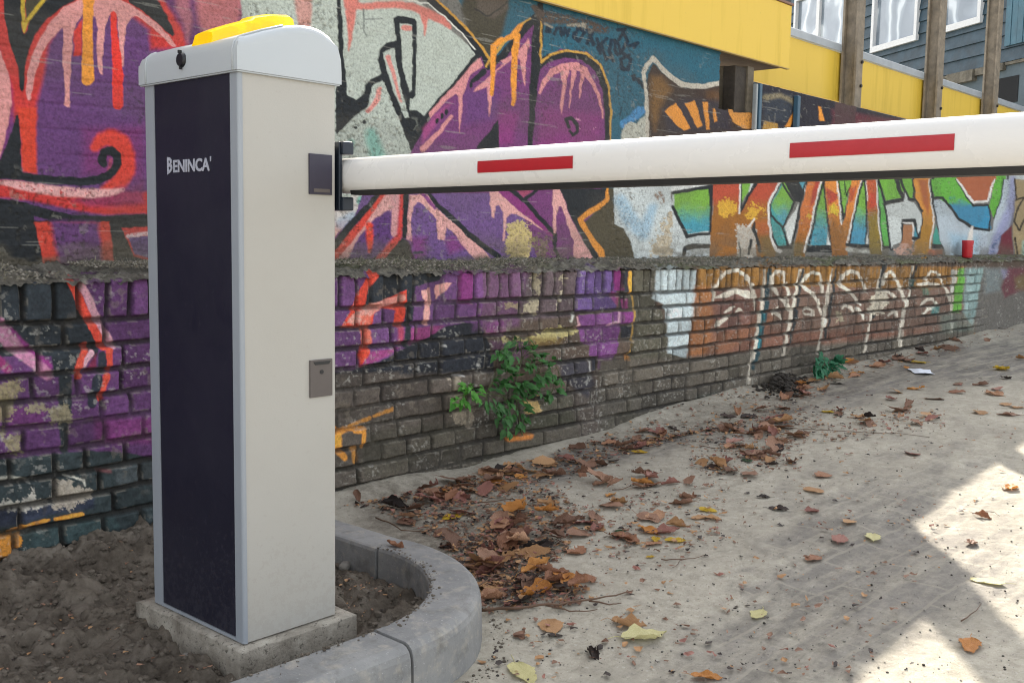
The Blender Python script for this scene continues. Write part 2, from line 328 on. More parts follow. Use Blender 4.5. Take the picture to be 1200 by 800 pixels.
    S('cf3c26',[(243,370,56),(247,460,50),(243,540,24)],3); S('c08a8c',[(415,180,60),(410,300,44),(405,420,44)],1.5); S('bd3a34',[(458,165,36),(444,430,40),(400,490,60),(350,570,70),(260,640,60)],4)
    S(BK,[(484,155,40),(475,440,30)]); F(BK,[(458,450),(500,470),(530,560),(565,620),(560,660),(300,660),(330,610)],1)
    F('c99490',[(505,160),(625,160),(700,260),(830,370),(1000,520),(1060,600),(960,600),(860,500),(820,440),(790,400),(760,375),(745,440),(745,470),(700,460),(690,330),(640,270),(600,230),(560,208),(535,240),(522,330),(520,470),(488,460)])
    F(MG,[(500,440),(620,450),(620,560),(540,600)],9,op=.6); F('7a2f70',[(745,460),(800,430),(890,520),(780,560)],7,op=.7)
    S('7c3f74',[(600,160,24),(680,250,24)],1); S(BK,[(640,160,26),(720,250,34),(820,340,34),(900,420,38),(970,470,38),(1040,530,40),(1110,575,40)])
    F('c99490',[(1050,140),(1150,140),(1200,200),(1330,280),(1450,380),(1400,400),(1300,330),(1230,290),(1190,290),(1160,320),(1150,470),(1138,470),(1140,280),(1110,230),(1090,240),(1078,320),(1062,310)])
    S('3a3f45',[(540,550,20),(600,545,14)],1.5,rag=.5)
    crop(590,200,5.714)
    S(MG,[(0,140,60),(150,270,56),(240,350,40),(320,425,36)],1); S(BK,[(40,120,30),(150,210,28),(230,300,28),(300,380,30),(345,425,30),(342,520,24),(380,600,20)]); S(BK,[(220,130,24),(140,200,22)]); F('90405c',[(85,130),(195,130),(140,182)])
    F('c99490',[(335,120),(380,120),(440,290),(520,450),(610,600),(470,600),(470,470),(430,370),(405,280),(385,240),(370,240),(355,300),(348,420),(335,420),(330,300)])
    F(BK,[(380,120),(720,120),(690,190),(600,255),(510,320),(530,360),(600,500),(660,620),(610,600),(520,440),(440,280)])
    F('47412f',[(700,120),(735,120),(745,360),(800,385),(850,450),(885,590),(670,600),(640,520),(540,350),(590,300),(690,200)])
    S(OR,[(698,110,10),(694,190,26),(640,240,32),(580,275,36),(515,328,36),(560,410,34),(610,490,36),(650,540,46),(670,600,40)])
    F('b3bbbb',[(735,110),(1120,110),(1120,180),(1210,420),(1210,600),(880,600),(850,470),(800,390),(745,360),(740,250)]); S('8aa9bd',[(780,200,80),(850,330,110),(930,420,90),(1000,250,60)],7,rag=.5,op=.8); S('7e6a5a',[(1040,160,60),(1060,200,40)],3,rag=.7); S('6e6a60',[(860,180,30),(840,140,20)],2,rag=.7)
    R('ab9f88',[(990,600),(985,540),(1020,430),(1090,340),(1125,300),(1140,560),(1130,600)],sc=.25)
    R('b5a36c',[(25,355),(150,330),(195,400),(190,470),(165,600),(35,625),(15,520)],sc=.3,soft=3); R('6c6448',[(190,420),(320,450),(340,540),(200,600)],sc=.4,op=.8)
    # --- the green and orange lettering, with the tops of the letters
    crop(0,0,1)
    F('b4bbbb',[(735,170.3),(1215,135.9),(1215,225),(735,225)]); F('a8452c',[(832,163.4),(868,160.8),(868,225),(832,225)]); F('4595b0',[(770,167.8),(828,163.7),(832,225),(790,225)]); S(BK,[(770,167.8,3),(830,163.5,3),(833,225,3)])
    F('a8452c',[(885,225),(912,157.6),(936,155.9),(905,225)]); F('6ea03c',[(915,225),(920,160),(944,158),(935,225)]); F('c26b2e',[(946,225),(958,154.3),(985,152.4),(962,225)]); F('cf8030',[(966,225),(985,152.4),(1010,225)]); F('cf8030',[(996,225),(1005,151),(1012,150.5),(1010,225)])
    F('6aa438',[(1030,225),(1028,160),(1062,150),(1070,225)]); F('d08a30',[(1070,225),(1068,150),(1090,148),(1090,225)]); F('5ea43a',[(1092,225),(1100,145),(1180,140),(1178,225)]); F('a05a3a',[(1120,225),(1125,160),(1165,158),(1168,225)])
    for q in (885, 946, 966, 1012, 1028, 1070, 1092, 1180): S(BK,[(q,225,3),(q+5,196-.0717*(q-400),3)])
    crop(790,200,5.714)
    F('b4bbbb',[(-10,90),(260,80),(260,560),(240,620),(-10,620)]); S('c9ccca',[(0,125,40),(150,100,30),(240,90,20)],1)
    F('6f9f38',[(0,155),(245,115),(240,405),(80,422),(0,245)],c2='3c8a9c',gy=(200,380)); S(BK,[(-5,150,20),(100,132,24),(250,108,30),(247,300,16),(243,425,20),(160,428,24),(85,440,26),(40,350,22),(-10,240,22)])
    S(BK,[(60,560,20),(75,520,34),(130,505,34),(230,505,34)])
    F('a8452c',[(265,60),(445,60),(440,270),(455,250),(545,60),(720,60),(640,200),(632,250),(648,400),(680,545),(670,600),(420,600),(235,600),(250,400),(258,250)],c2='8f5c22',gy=(150,300))
    R('c5982a',[(285,190),(360,175),(440,240),(400,320),(300,310)],sc=.5,soft=4); R('c5982a',[(470,280),(540,190),(600,240),(625,300),(560,340),(480,330)],sc=.5,soft=4); F('b8532a',[(545,340),(640,330),(650,430),(560,430)],8,op=.5)
    F('6e5a26',[(580,440),(680,440),(690,600),(590,600)],8,op=.7)
    S(BK,[(458,90,14),(448,270,10)]); F('6ea03c',[(462,60),(515,60),(495,150),(455,210)]); S(BK,[(545,85,26),(500,170,20),(448,270,12)]); S('d2d0cb',[(446,60,10),(438,285,10)])
    R('b3ada2',[(435,370),(500,372),(550,400),(560,480),(540,600),(430,590),(425,480)],sc=.2,soft=2); S(BK,[(520,470,24),(505,560,14)]); S(BK,[(440,480,8),(450,570,10)],1)
    S(BK,[(540,345,10),(530,390,26),(560,450,20),(578,540,22)]); S('d2d0cb',[(540,325,10),(500,372,14)])
    F('3f8f8e',[(640,240),(725,85),(800,200),(740,370),(755,500),(690,515),(655,400)]); F('6ea03c',[(650,225),(735,90),(800,200),(790,240),(735,372),(700,330)],c2='4595b0',gy=(180,360)); S(BK,[(715,90,12),(640,215,14),(650,300,12),(730,385,14),(808,215,14),(730,85,14)])
    S(BK,[(640,230,12),(650,400,12),(690,510,18),(780,515,26)]); S(BK,[(730,390,12),(765,510,14)]); F('c9cdca',[(740,380),(790,300),(845,212),(850,215),(790,480),(772,492)]); F(BK,[(735,60),(895,60),(850,215),(810,207)]); F('4a93a5',[(835,60),(885,60),(868,135)])
    S('d2d0cb',[(716,60,12),(630,222,16),(640,350,14),(655,450,14),(680,530,20),(710,540,24)]); S(BK,[(880,90,12),(840,260,16),(790,500,18)])
    F('c26b2e',[(900,60),(990,60),(930,290),(895,450),(865,600),(790,600),(820,440),(850,260),(890,110)],c2='8f5c22',gy=(250,480)); F('a33d2c',[(945,60),(985,60),(945,200),(905,250)],3); R('c9a02a',[(870,280),(920,250),(915,320),(860,330)],sc=.4,soft=3); F('5d5526',[(800,480),(870,480),(860,600),(790,600)],6,op=.7)
    F('6ea03c',[(985,90),(1005,80),(1025,330),(1020,505),(895,505),(930,330)],c2='3f90a5',gy=(220,430)); S('d2d0cb',[(985,70,12),(930,290,12),(895,450,12),(868,545,12)]); S(BK,[(1000,75,16),(945,290,14),(905,490,14)]); S(BK,[(1003,80,12),(1025,330,14),(1055,505,14)]); F('c9cdca',[(1022,430),(1045,500),(1018,500)]); F(BK,[(890,500),(1060,500),(1060,548),(878,545)])
    F('cf8030',[(1012,60),(1095,60),(1112,340),(1125,360),(1210,130),(1210,300),(1155,600),(1060,600),(1045,450),(1025,280)],c2='8f5c22',gy=(220,400)); F('a8402c',[(1020,110),(1095,160),(1085,200),(1030,230)],2); R('cbb02a',[(1025,240),(1090,215),(1090,300),(1030,290)],sc=.4,soft=3); R('cbb02a',[(1150,260),(1210,230),(1200,320),(1150,320)],sc=.4,soft=3)
    F('6ea03c',[(1098,60),(1200,60),(1160,170),(1130,310)]); S(BK,[(1105,70,10),(1128,300,14)]); S(BK,[(1140,70,8),(1150,170,8),(1195,80,12)]); S(BK,[(1195,120,14),(1130,320,12)]); S('d2d0cb',[(1093,70,10),(1110,300,10),(1120,360,8)])
    crop(990,200,5.714)
    F('cb7c30',[(48,60),(112,60),(60,270),(12,515),(-30,515),(0,300)],c2='9a6428',gy=(200,420)); F('a8402c',[(30,120),(80,100),(60,200),(25,220)],3,op=.8)
    F('6ea03c',[(112,80),(137,80),(145,350),(138,505),(25,505),(62,280)],c2='3f90b0',gy=(220,430)); S('d2d0cb',[(110,60,10),(68,240,10),(15,500,12)]); S(BK,[(118,70,14),(72,260,12),(30,490,12)]); S(BK,[(15,495,20),(100,505,28),(170,505,26)]); S(BK,[(137,60,14),(143,300,12),(135,500,10)]); F('c9cdca',[(145,410),(158,490),(135,490)]); S('a9aaa2',[(20,525,30),(100,540,26),(170,545,20)],2,rag=.4)
    F('b0532d',[(145,60),(212,60),(228,370),(248,560),(170,560),(150,300)],c2='857028',gy=(200,330)); F('b83a28',[(155,150),(210,150),(212,240),(165,250)],3,op=.7); S('d2d0cb',[(214,60,9),(222,300,9),(248,530,10)]); S('d2d0cb',[(145,70,6),(150,200,6)])
    F('57a24a',[(225,90),(250,180),(275,290),(302,505),(255,515),(232,330)]); S(BK,[(226,60,16),(262,190,16),(292,400,14),(316,530,20)]); S(BK,[(228,200,8),(240,400,8),(258,510,12)]); S(BK,[(258,515,20),(310,515,16)])
    F('6aa438',[(238,60),(352,60),(385,180),(275,200)]); S(BK,[(270,216,26),(390,194,24),(365,130,30),(350,60,30)]); F('6aa438',[(392,60),(455,60),(458,185),(428,185)]); S(BK,[(375,60,20),(400,130,18),(430,190,20),(465,192,20)])
    F('bcc2c0',[(275,232),(390,212),(405,150),(425,205),(465,212),(520,300),(515,440),(485,440),(462,335),(388,335),(378,480),(325,495),(318,530)])
    S(BK,[(385,490,14),(388,335,22),(465,333,22),(485,400,20),(500,440,20)]); F('9a6a48',[(392,362),(458,362),(462,480),(450,520),(380,520)]); S('d2d0cb',[(390,350,10),(458,350,10),(462,470,8)]); F('3d7f8f',[(470,370),(500,440),(480,455),(465,440)]); S(BK,[(465,455,24),(505,455,24),(520,400,14),(524,290,12)])
    F('d08a30',[(462,60),(565,60),(572,200),(602,310),(592,450),(572,600),(440,600),(475,480),(515,450),(527,300),(515,250),(470,170)],c2='9a7028',gy=(220,400)); F('9a4a2c',[(490,60),(560,60),(570,240),(560,300),(520,200)],4,op=.8); S(BK,[(458,60,14),(470,180,14),(522,275,14)])
    S('d2d0cb',[(567,60,9),(580,200,9),(596,300,9),(588,420,9),(572,520,10)]); F('3f8f80',[(610,360),(655,500),(590,510),(600,420)]); S(BK,[(576,60,14),(590,200,14),(605,270,14),(625,370,14),(665,510,18),(690,560,14)]); F(BK,[(585,488),(660,492),(665,525),(578,518)])
    R('b08c7c',[(330,515),(420,490),(460,520),(465,590),(335,580)],sc=.3); F('94604a',[(560,530),(655,530),(655,600),(560,600)],2)
    F('aab6be',[(595,195),(650,195),(700,250),(830,380),(990,400),(1060,60),(1145,60),(1110,330),(1020,620),(700,620),(640,450)]); F('7fb0c8',[(700,420),(900,440),(880,600),(720,600)],10,op=.5); F('9aa0ae',[(900,430),(960,430),(930,600),(880,600)],6,op=.5)
    F('5ea43a',[(580,60),(745,60),(860,240),(830,260),(700,230),(600,178)]); F('5ea43a',[(690,120),(770,160),(860,240),(965,232),(982,385),(890,395),(830,370),(765,310),(700,235)],c2='3387ac',gy=(160,260)); F('5ea43a',[(1005,60),(1062,60),(1045,180),(1000,320),(965,240)])
    S(BK,[(590,180,16),(650,185,18),(710,245,18),(770,325,20),(860,388,20),(965,398,16),(980,300,8)]); S(BK,[(742,60,10),(865,238,14),(960,230,12),(975,300,8)]); S(BK,[(1062,60,10),(1048,170,8),(1000,320,8)],1)
    F('a05a3a',[(758,60),(1000,60),(955,205),(870,212)]); S('d2d0cb',[(750,60,12),(865,214,16),(955,206,14),(1002,60,10)])
    S('8d8fb8',[(1125,60,40),(1105,260,60),(1060,380,70),(1010,480,60),(980,600,60)],6,rag=.3,op=.8); S('5a6f9c',[(980,540,50),(1040,440,30)],4,rag=.7)
    S('cfcac2',[(852,380,16),(846,430,30),(838,500,36)],1.5,rag=.2); F('6b2434',[(1050,430),(1115,365),(1135,600),(1010,600)],1.5); F('a08d68',[(1142,60),(1900,60),(1900,640),(1155,640),(1120,380),(1140,260)],1.5)
    for st in ([(1140,60),(1145,200),(1190,180)],[(1200,180),(1160,260),(1130,340),(1170,400),(1200,330)],[(1140,450),(1160,560)],[(1300,200),(1250,300),(1350,380)],[(1420,100),(1400,260),(1500,360)]): S('33291f',[(a,b,12) for a,b in st])
    F('93b0a0',[(1190,470),(1260,440),(1300,640),(1180,640)],3)
def plinth():
    crop(0,0,1)
    F('54325c',[(-500,300),(470,300),(470,700),(-500,700)])
    crop(0,260,5.714)
    F('242a2f',[(-900,300),(470,300),(470,400),(585,660),(660,840),(640,910),(540,905),(500,1020),(370,1040),(340,900),(-900,900)],1)
    S('a7708c',[(-300,500,90),(-20,690,110),(60,790,110),(130,860,100),(230,943,80),(320,1020,80)],3); S('7e2b5d',[(-40,900,60),(40,980,60)],4); S(MG,[(60,700,20),(200,850,30),(330,960,30)],4)
    S('c6402f',[(430,305,50),(500,440,58),(560,580,58),(620,700,60),(690,830,56)],1); S('bf8c9a',[(530,390,40),(590,500,54),(640,620,54),(690,720,50),(750,825,50)],1.5)
    crop(0,390,5.714)
    S('c6402f',[(520,290,40),(525,230,50),(560,130,46)],1.2); S('c98e98',[(560,225,14),(575,190,28),(605,130,40)],1.2); F('6b2540',[(590,220),(640,130),(640,250),(560,270)],2); S('c6402f',[(570,85,50),(572,95,40)],1.5)
    S('c6402f',[(725,120,46),(732,240,40)],1.2); S('c6402f',[(710,290,50),(690,360,44),(668,440,40)],1.2); S('262a34',[(680,150,56),(680,250,50)],1.5); S('262a34',[(650,310,70),(615,470,60)],1.5); S('262c30',[(440,310,90),(440,460,90),(430,600,70),(435,780,60)],2)
    F('6e2a60',[(640,580),(1100,560),(1100,740),(640,740)],8,op=.6); F('662a62',[(60,500),(310,500),(300,640),(60,640)],8,op=.5)
    R('8b8062',[(-60,350),(60,330),(150,320),(150,400),(110,500),(60,600),(-60,640)],sc=.3,soft=4); R('80775c',[(-40,640),(60,680),(160,680),(160,800),(60,800)],sc=.35,soft=4); R('7d755e',[(320,500),(480,460),(490,600),(340,630)],sc=.4,soft=4); R('857c66',[(100,490),(300,480),(300,510),(100,520)],sc=.3)
    crop(0,520,5.714)
    F('2a3335',[(-900,120),(0,105),(350,65),(620,45),(860,60),(1020,95),(1500,60),(2300,90),(2300,1200),(-900,1200)],2); F('2b3140',[(-60,400),(350,400),(620,360),(620,430),(350,470),(60,560),(-60,560)],4)
    F('42484a',[(760,150),(1200,100),(1300,240),(780,280)],5,op=.7); F('334445',[(160,610),(480,500),(740,470),(820,560),(400,680),(140,710)],4,op=.8); F('6b3a3a',[(640,160),(740,165),(740,195),(650,190)],3,op=.6)
    R('d0892e',[(-300,640),(0,620),(140,600),(135,660),(120,740),(0,790),(-300,860)],sc=.12,soft=2); S('c78330',[(60,590,26),(180,552,34),(300,515,30),(330,505,14)],1); S('c78330',[(370,505,24),(450,490,36),(545,470,32)],1)
    R('958c7e',[(355,250),(450,245),(520,290),(640,325),(600,350),(520,390),(480,430),(365,450)],sc=.25,soft=3); R('a09c92',[(60,400),(190,370),(215,270),(230,370),(330,360),(350,390),(250,430),(90,470)],sc=.25,soft=3); R('9a978c',[(-30,380),(90,390),(80,460),(-30,450)],sc=.25,soft=3); S('a9a79b',[(-50,240,30),(60,225,30),(180,235,16)],2,rag=.5); S('a9a79b',[(440,210,12),(560,240,20),(565,280,10)],1.5,rag=.5)
    # right of the gate
    crop(390,330,5.714)
    F('5d3b66',[(-500,-80),(600,-80),(1000,-80),(1000,640),(-500,640)],1)
    F('c43f2c',[(260,-80),(380,-80),(310,20),(215,180),(215,290),(60,300),(110,200)],1); F('23282e',[(340,-80),(760,-80),(720,-10),(600,20),(500,50),(400,100),(290,150),(212,180),(235,60)],1)
    F('c43f2c',[(290,150),(500,52),(500,175),(470,300),(410,300),(420,190),(330,180),(270,215),(250,310),(60,310),(120,215),(190,180)],1)
    F('5d3b66',[(280,210),(330,185),(415,190),(415,310),(262,310)],1.5)
    S('cf8478',[(290,170,60),(340,145,44),(400,128,44),(468,108,40)],1.5); S('cf8478',[(270,175,60),(210,215,70),(150,250,70),(120,262,40)],3); S('c8604e',[(215,250,60),(220,330,60),(222,440,56)],2); S('cf3d28',[(216,455,60),(210,560,54)],1)
    F('23282e',[(500,30),(555,20),(545,200),(525,290),(510,440),(470,440),(490,200)],1)
    F('83386a',[(520,310),(750,295),(700,345),(640,380),(520,430)],2); F('83386a',[(245,470),(450,440),(300,530),(180,575)],2); F('a83a4a',[(430,290),(470,290),(470,420),(430,420)],3,op=.7)
    F('cf938c',[(592,62),(655,40),(662,150),(640,175),(600,110)],1); F('cf938c',[(692,22),(770,5),(800,8),(760,60),(690,118)],1); S('cf938c',[(632,170,36),(626,275,38)],1.5); F('6a2a60',[(840,-60),(935,-60),(935,155),(840,150)],2)
    F('20232a',[(470,450),(510,430),(640,380),(760,300),(880,275),(990,280),(1040,380),(1060,430),(1060,480),(1090,640),(1300,900),(-600,1000),(-600,640),(0,610),(120,595),(300,540)],1.5)
    F('6d3b60',[(1030,280),(1150,265),(1160,370),(1030,360)],3); F('63405f',[(1060,400),(1300,380),(1300,520),(1100,520)],4,op=.6)
    S('7a7672',[(140,640,20),(270,610,20),(220,690,24),(180,690,20)],2,rag=.8); S('7a7672',[(620,420,40),(720,500,30),(680,600,20)],2,rag=.85); S('77746f',[(300,600,20),(450,590,24),(330,670,20)],2,rag=.85)
    for q in ((515,580),(570,585),(640,565),(965,555),(745,430)): S('8a8a88',[(q[0],q[1],20),(q[0]+8,q[1]+5,14)],1.5,rag=.5)
    crop(390,260,2.857)
    F('4c453f',[(-300,520),(220,500),(220,540),(500,500),(560,560),(800,560),(900,560),(1300,560),(1300,900),(-300,900)],5); F('534b44',[(220,510),(600,500),(560,640),(200,660)],6,op=.8); F('3d3b31',[(100,700),(800,640),(860,800),(100,860)],9,op=.5); F('3e4030',[(640,600),(800,580),(820,680),(640,700)],6,op=.5)
    R('8f8474',[(385,530),(430,510),(440,600),(480,620),(470,690),(410,680),(395,600)],sc=.3,soft=3,op=.85); S('b5b3ae',[(408,512,8),(438,513,8)],1)
    S('c2802e',[(5,710,24),(50,690,16),(105,690,14)],1.5); S('c2802e',[(10,700,30),(15,760,30),(40,790,20)],2,rag=.2); S('c2802e',[(70,700,14),(100,700,16),(100,750,14)],1.5); S('b27a35',[(50,685,10),(125,655,14)],1.5); S('b27a35',[(140,650,10),(205,625,14)],1.5); S('b27a35',[(70,760,24),(75,800,20)],2); S('a5652c',[(590,725,20),(655,715,24)],3,rag=.3)
    R('b0945f',[(640,600),(690,590),(695,640),(640,650)],sc=.3,soft=2,op=.8)
    crop(590,330,5.714)
    F('574a56',[(120,-80),(500,-80),(480,100),(470,230),(120,260)],5,op=.5); F('6b4070',[(-200,-80),(180,-80),(120,120),(100,300),(-200,330)],6,op=.5); F('584372',[(495,-80),(740,-80),(765,70),(760,185),(490,205)],1.5); F('7d2a6c',[(742,-80),(800,-80),(800,65),(745,60)],1); F('2a2a30',[(800,-80),(835,-80),(830,100),(870,180),(780,190),(805,60)],1); F('803465',[(800,120),(850,110),(870,180),(800,180)],1.5); F('a4407a',[(720,60),(790,80),(770,170),(740,120)],2,op=.5)
    F('4b483c',[(835,-80),(1030,-80),(1005,100),(1100,300),(1100,450),(1300,520),(1300,900),(700,1000),(740,660),(800,570),(845,470)],1.5)
    F('66396b',[(508,225),(700,205),(880,200),(880,275),(790,285),(770,380),(750,480),(715,575),(640,585),(635,500),(572,495),(575,425),(505,400)],1.2); F('7b3472',[(790,205),(880,200),(870,270),(795,275)],2,op=.7); F('25262d',[(785,300),(860,290),(860,370),(790,380)],1.5); F('25262d',[(585,510),(630,505),(630,590),(590,600)],2); F('25262d',[(740,510),(775,520),(770,580),(725,580)],2)
    S('b78ea0',[(700,290,14),(775,270,20),(780,210,14)],2,rag=.3)
    F('36343a',[(370,520),(560,510),(620,690),(560,780),(380,640)],6); S('8f8f8b',[(575,520,10),(580,600,8),(560,690,8)],1.5,rag=.5); S('8f8f8b',[(630,640,8),(630,760,8)],1.5,rag=.6)
    S('cf8a30',[(842,-60,26),(845,0,30),(852,65,30)]); S('a3803e',[(870,90,13),(880,200,12),(868,340,12),(850,440,12),(840,480,12)],1,rag=.25); S('bb7b33',[(825,500,28),(825,540,22),(790,575,20),(782,580,10)],1); S('8f8560',[(795,580,12),(765,665,12),(735,690,26),(728,760,20)],1,rag=.2)
    F('a6b2b4',[(1030,-80),(1300,-80),(1300,520),(1180,500),(1100,440),(1100,300),(1070,150),(1000,110),(1010,80)],2)
    R('a59a68',[(0,372),(130,385),(300,322),(470,310),(500,290),(490,340),(400,380),(250,392),(200,410),(0,405)],sc=.25,soft=3); F('5e4a22',[(160,370),(400,370),(390,440),(180,440)],5,op=.7)
    R('aaa084',[(170,-80),(250,-80),(280,60),(240,240),(130,240),(120,160),(200,100)],sc=.55,soft=3,op=.8); R('aaa084',[(375,-80),(435,-80),(420,70),(350,240),(330,200),(390,60)],sc=.55,soft=3,op=.8); R('968a66',[(0,140),(130,140),(100,190),(0,180)],sc=.5,soft=2,op=.7)
    S('a9a9a0',[(450,260,16),(480,210,20)],1.5,rag=.3); S('b58a90',[(500,240,10),(510,290,16),(480,310,12)],1.5,rag=.3)
    crop(790,330,5.714)
    F('a7b3b5',[(-40,-80),(160,-80),(145,100),(130,240),(110,400),(80,510),(-40,480)],1.5)
    F('6b4a3c',[(150,-100),(2000,-100),(2000,400),(1200,470),(500,560),(80,620),(100,450),(130,240)],2); F('7e5a2a',[(160,-100),(1960,-100),(1880,20),(1700,60),(1000,30),(240,60),(230,120),(155,120)],3,c2='6f4f24'); F('8a5a34',[(140,30),(260,30),(240,150),(270,240),(220,480),(100,500)],6,op=.8); F('5f4744',[(280,60),(520,20),(520,320),(290,330)],8,op=.5); F('5c5147',[(640,60),(1900,40),(1900,330),(640,330)],8,op=.55); F('83532f',[(640,230),(700,230),(330,480),(120,500),(240,380)],8,op=.35)
    F('544e45',[(-500,520),(100,505),(480,470),(700,440),(1200,400),(1800,330),(2400,200),(2400,900),(-500,1100)],6); F('423f39',[(-500,760),(400,720),(900,640),(900,900),(-500,1100)],10,op=.6); F('2c4038',[(150,770),(300,740),(300,900),(150,900)],5,op=.4)
    WHT='b9b1a2'
    for pts in ([(612,-80,12),(600,60,20),(582,200,24),(562,330,26),(535,440,24),(515,560,20),(495,680,16)],[(838,-80,12),(815,60,18),(790,180,22),(768,300,22),(745,420,20),(733,490,18)],[(1058,-80,12),(1030,70,30),(1015,180,28),(998,290,22),(980,400,18),(965,480,16)],[(1390,-80,14),(1360,60,18),(1330,180,22),(1300,340,18),(1275,470,14)],[(1596,-100,12),(1580,60,14),(1545,180,22),(1520,300,26),(1515,430,26)],[(1870,-80,12),(1862,60,16),(1860,200,18),(1858,330,16)],[(1950,-80,14),(1918,60,20),(1905,200,10)]): S(WHT,pts,1.3,rag=.12)
    S('223a40',[(645,-80,28),(625,100,34),(602,240,32),(580,360,34),(555,480,30),(530,580,22)],1.3); S('2f6f78',[(600,200,14),(580,330,20),(555,450,12)],1.3)
    for pts in ([(858,-80,18),(830,100,20),(805,260,22),(775,420,16)],[(1085,-80,18),(1060,80,20),(1040,220,20),(1015,380,16)],[(1410,-120,26),(1370,80,18),(1335,240,14)],[(1620,-100,20),(1590,60,14)]): S('262a2c',pts,1.3)
    for pts in ([(262,130,16),(270,60,20),(300,-10,22),(345,-60,24),(420,-75,26),(480,-40,24),(520,20,26),(545,110,24),(548,190,14)],[(280,105,14),(340,90,34),(410,60,40),(440,70,44),(500,90,50),(540,100,20)],[(345,205,14),(380,185,26),(405,170,12)],[(420,205,10),(440,185,24),(455,190,12)],[(285,295,26),(300,275,30),(340,250,22),(385,225,16)],
                [(660,20,20),(655,-30,20),(690,-70,20),(730,-60,20),(745,0,22),(760,80,22),(750,160,16)],[(650,20,20),(680,60,30),(700,90,14)],[(655,215,16),(680,200,22),(710,230,24),(722,255,16)],[(680,180,12),(700,170,16)],[(720,110,16),(745,140,24),(770,190,20)],
                [(850,20,20),(880,-40,24),(930,-60,20),(975,-50,20),(985,20,20),(990,70,16)],[(855,20,20),(890,60,26),(930,85,24),(960,130,22),(975,190,20),(990,220,14)],[(865,195,10),(890,170,16),(925,190,20),(925,220,18),(890,220,16),(870,205,10)],
                [(1110,10,18),(1130,-40,24),(1180,-70,24),(1230,-60,22),(1260,-10,22),(1285,60,22)],[(1100,20,16),(1130,40,26),(1180,70,22),(1220,110,22),(1245,150,18)],[(1130,180,16),(1150,155,24),(1180,170,24),(1205,210,16)],[(1220,180,20),(1255,220,20),(1262,250,12)],
                [(1400,20,18),(1410,-40,22),(1450,-70,18),(1490,-10,22),(1520,70,22),(1550,140,18)],[(1370,60,14),(1430,60,24),(1480,110,20)],[(1440,230,14),(1480,195,22),(1490,230,14)],
                [(1680,-10,16),(1720,-70,18),(1760,-60,16),(1790,0,18)],[(1640,20,20),(1700,10,24),(1760,20,20)],[(1790,0,16),(1830,60,18),(1850,130,14)],[(1655,155,14),(1690,118,22),(1730,120,20),(1760,155,14)],[(1665,215,12),(1700,178,22),(1740,175,22),(1770,210,14)]): S(WHT,pts,1.2,rag=.12)
    R('aba391',[(1310,140),(1340,80),(1400,50),(1440,90),(1440,150),(1400,190),(1390,240),(1350,210),(1310,200)],sc=.25,soft=3); R('968e76',[(1070,190),(1130,180),(1130,260),(1080,300)],sc=.45,soft=2,op=.8); R('1f3a36',[(1580,-20),(1620,-30),(1620,60),(1585,60)],sc=.3,op=.8)
    crop(990,330,5.714)
    F('558a35',[(765,-90),(810,-90),(790,110),(770,210),(722,210),(740,40)],1.5); F('7f9a98',[(812,-90),(935,-90),(905,60),(880,200),(850,290),(790,200),(800,60)],4,op=.85); F('a3a49c',[(715,-80),(750,-80),(735,60),(712,90)],2,op=.8); F('2d6a68',[(575,170),(635,160),(630,220),(575,215)],3,op=.8); F('5e6f66',[(640,220),(850,200),(850,330),(640,340)],7,op=.6); F('2d6a58',[(520,40),(560,40),(560,90),(525,90)],3,op=.6)
    F('5b5853',[(935,-95),(2400,-95),(2400,600),(880,600),(875,250),(905,80)],3); F('6e7d80',[(940,-90),(1060,-90),(1040,60),(940,80)],6,op=.5); F('7a7796',[(1050,-80),(1105,-80),(1100,-20),(1060,-20)],4,op=.6); F('5c2632',[(1100,-95),(1500,-95),(1400,60),(1180,60),(1070,110),(1050,40)],4,op=.8); F('6b6a3a',[(1140,-20),(1220,-60),(1240,60),(1150,50)],6,op=.5)
upper(); UP = SHAPES[:]; SHAPES.clear(); plinth(); PL = SHAPES[:]
def seg_dist(u, v, P, Wd=None, close=False):
    best = np.full(u.shape, 1e9); n = len(P)
    for i in range(n if close else n-1):
        a = P[i]; b = P[(i+1) % n]; dx, dy = b-a; L = dx*dx+dy*dy+1e-9
        t = np.clip(((u-a[0])*dx+(v-a[1])*dy)/L, 0, 1)
        d = np.hypot(u-a[0]-t*dx, v-a[1]-t*dy)
        if Wd is not None: d = d-(Wd[i]*(1-t)+Wd[(i+1) % n]*t)
        best = np.minimum(best, d)
    return best
def inside(u, v, P):
    c = np.zeros(u.shape, bool); n = len(P)
    for i in range(n):
        a = P[i]; b = P[(i+1) % n]
        if a[1] == b[1]: continue
        cond = (a[1] > v) != (b[1] > v)
        c ^= cond & (u < (b[0]-a[0])*(v-a[1])/(b[1]-a[1])+a[0])
    return c
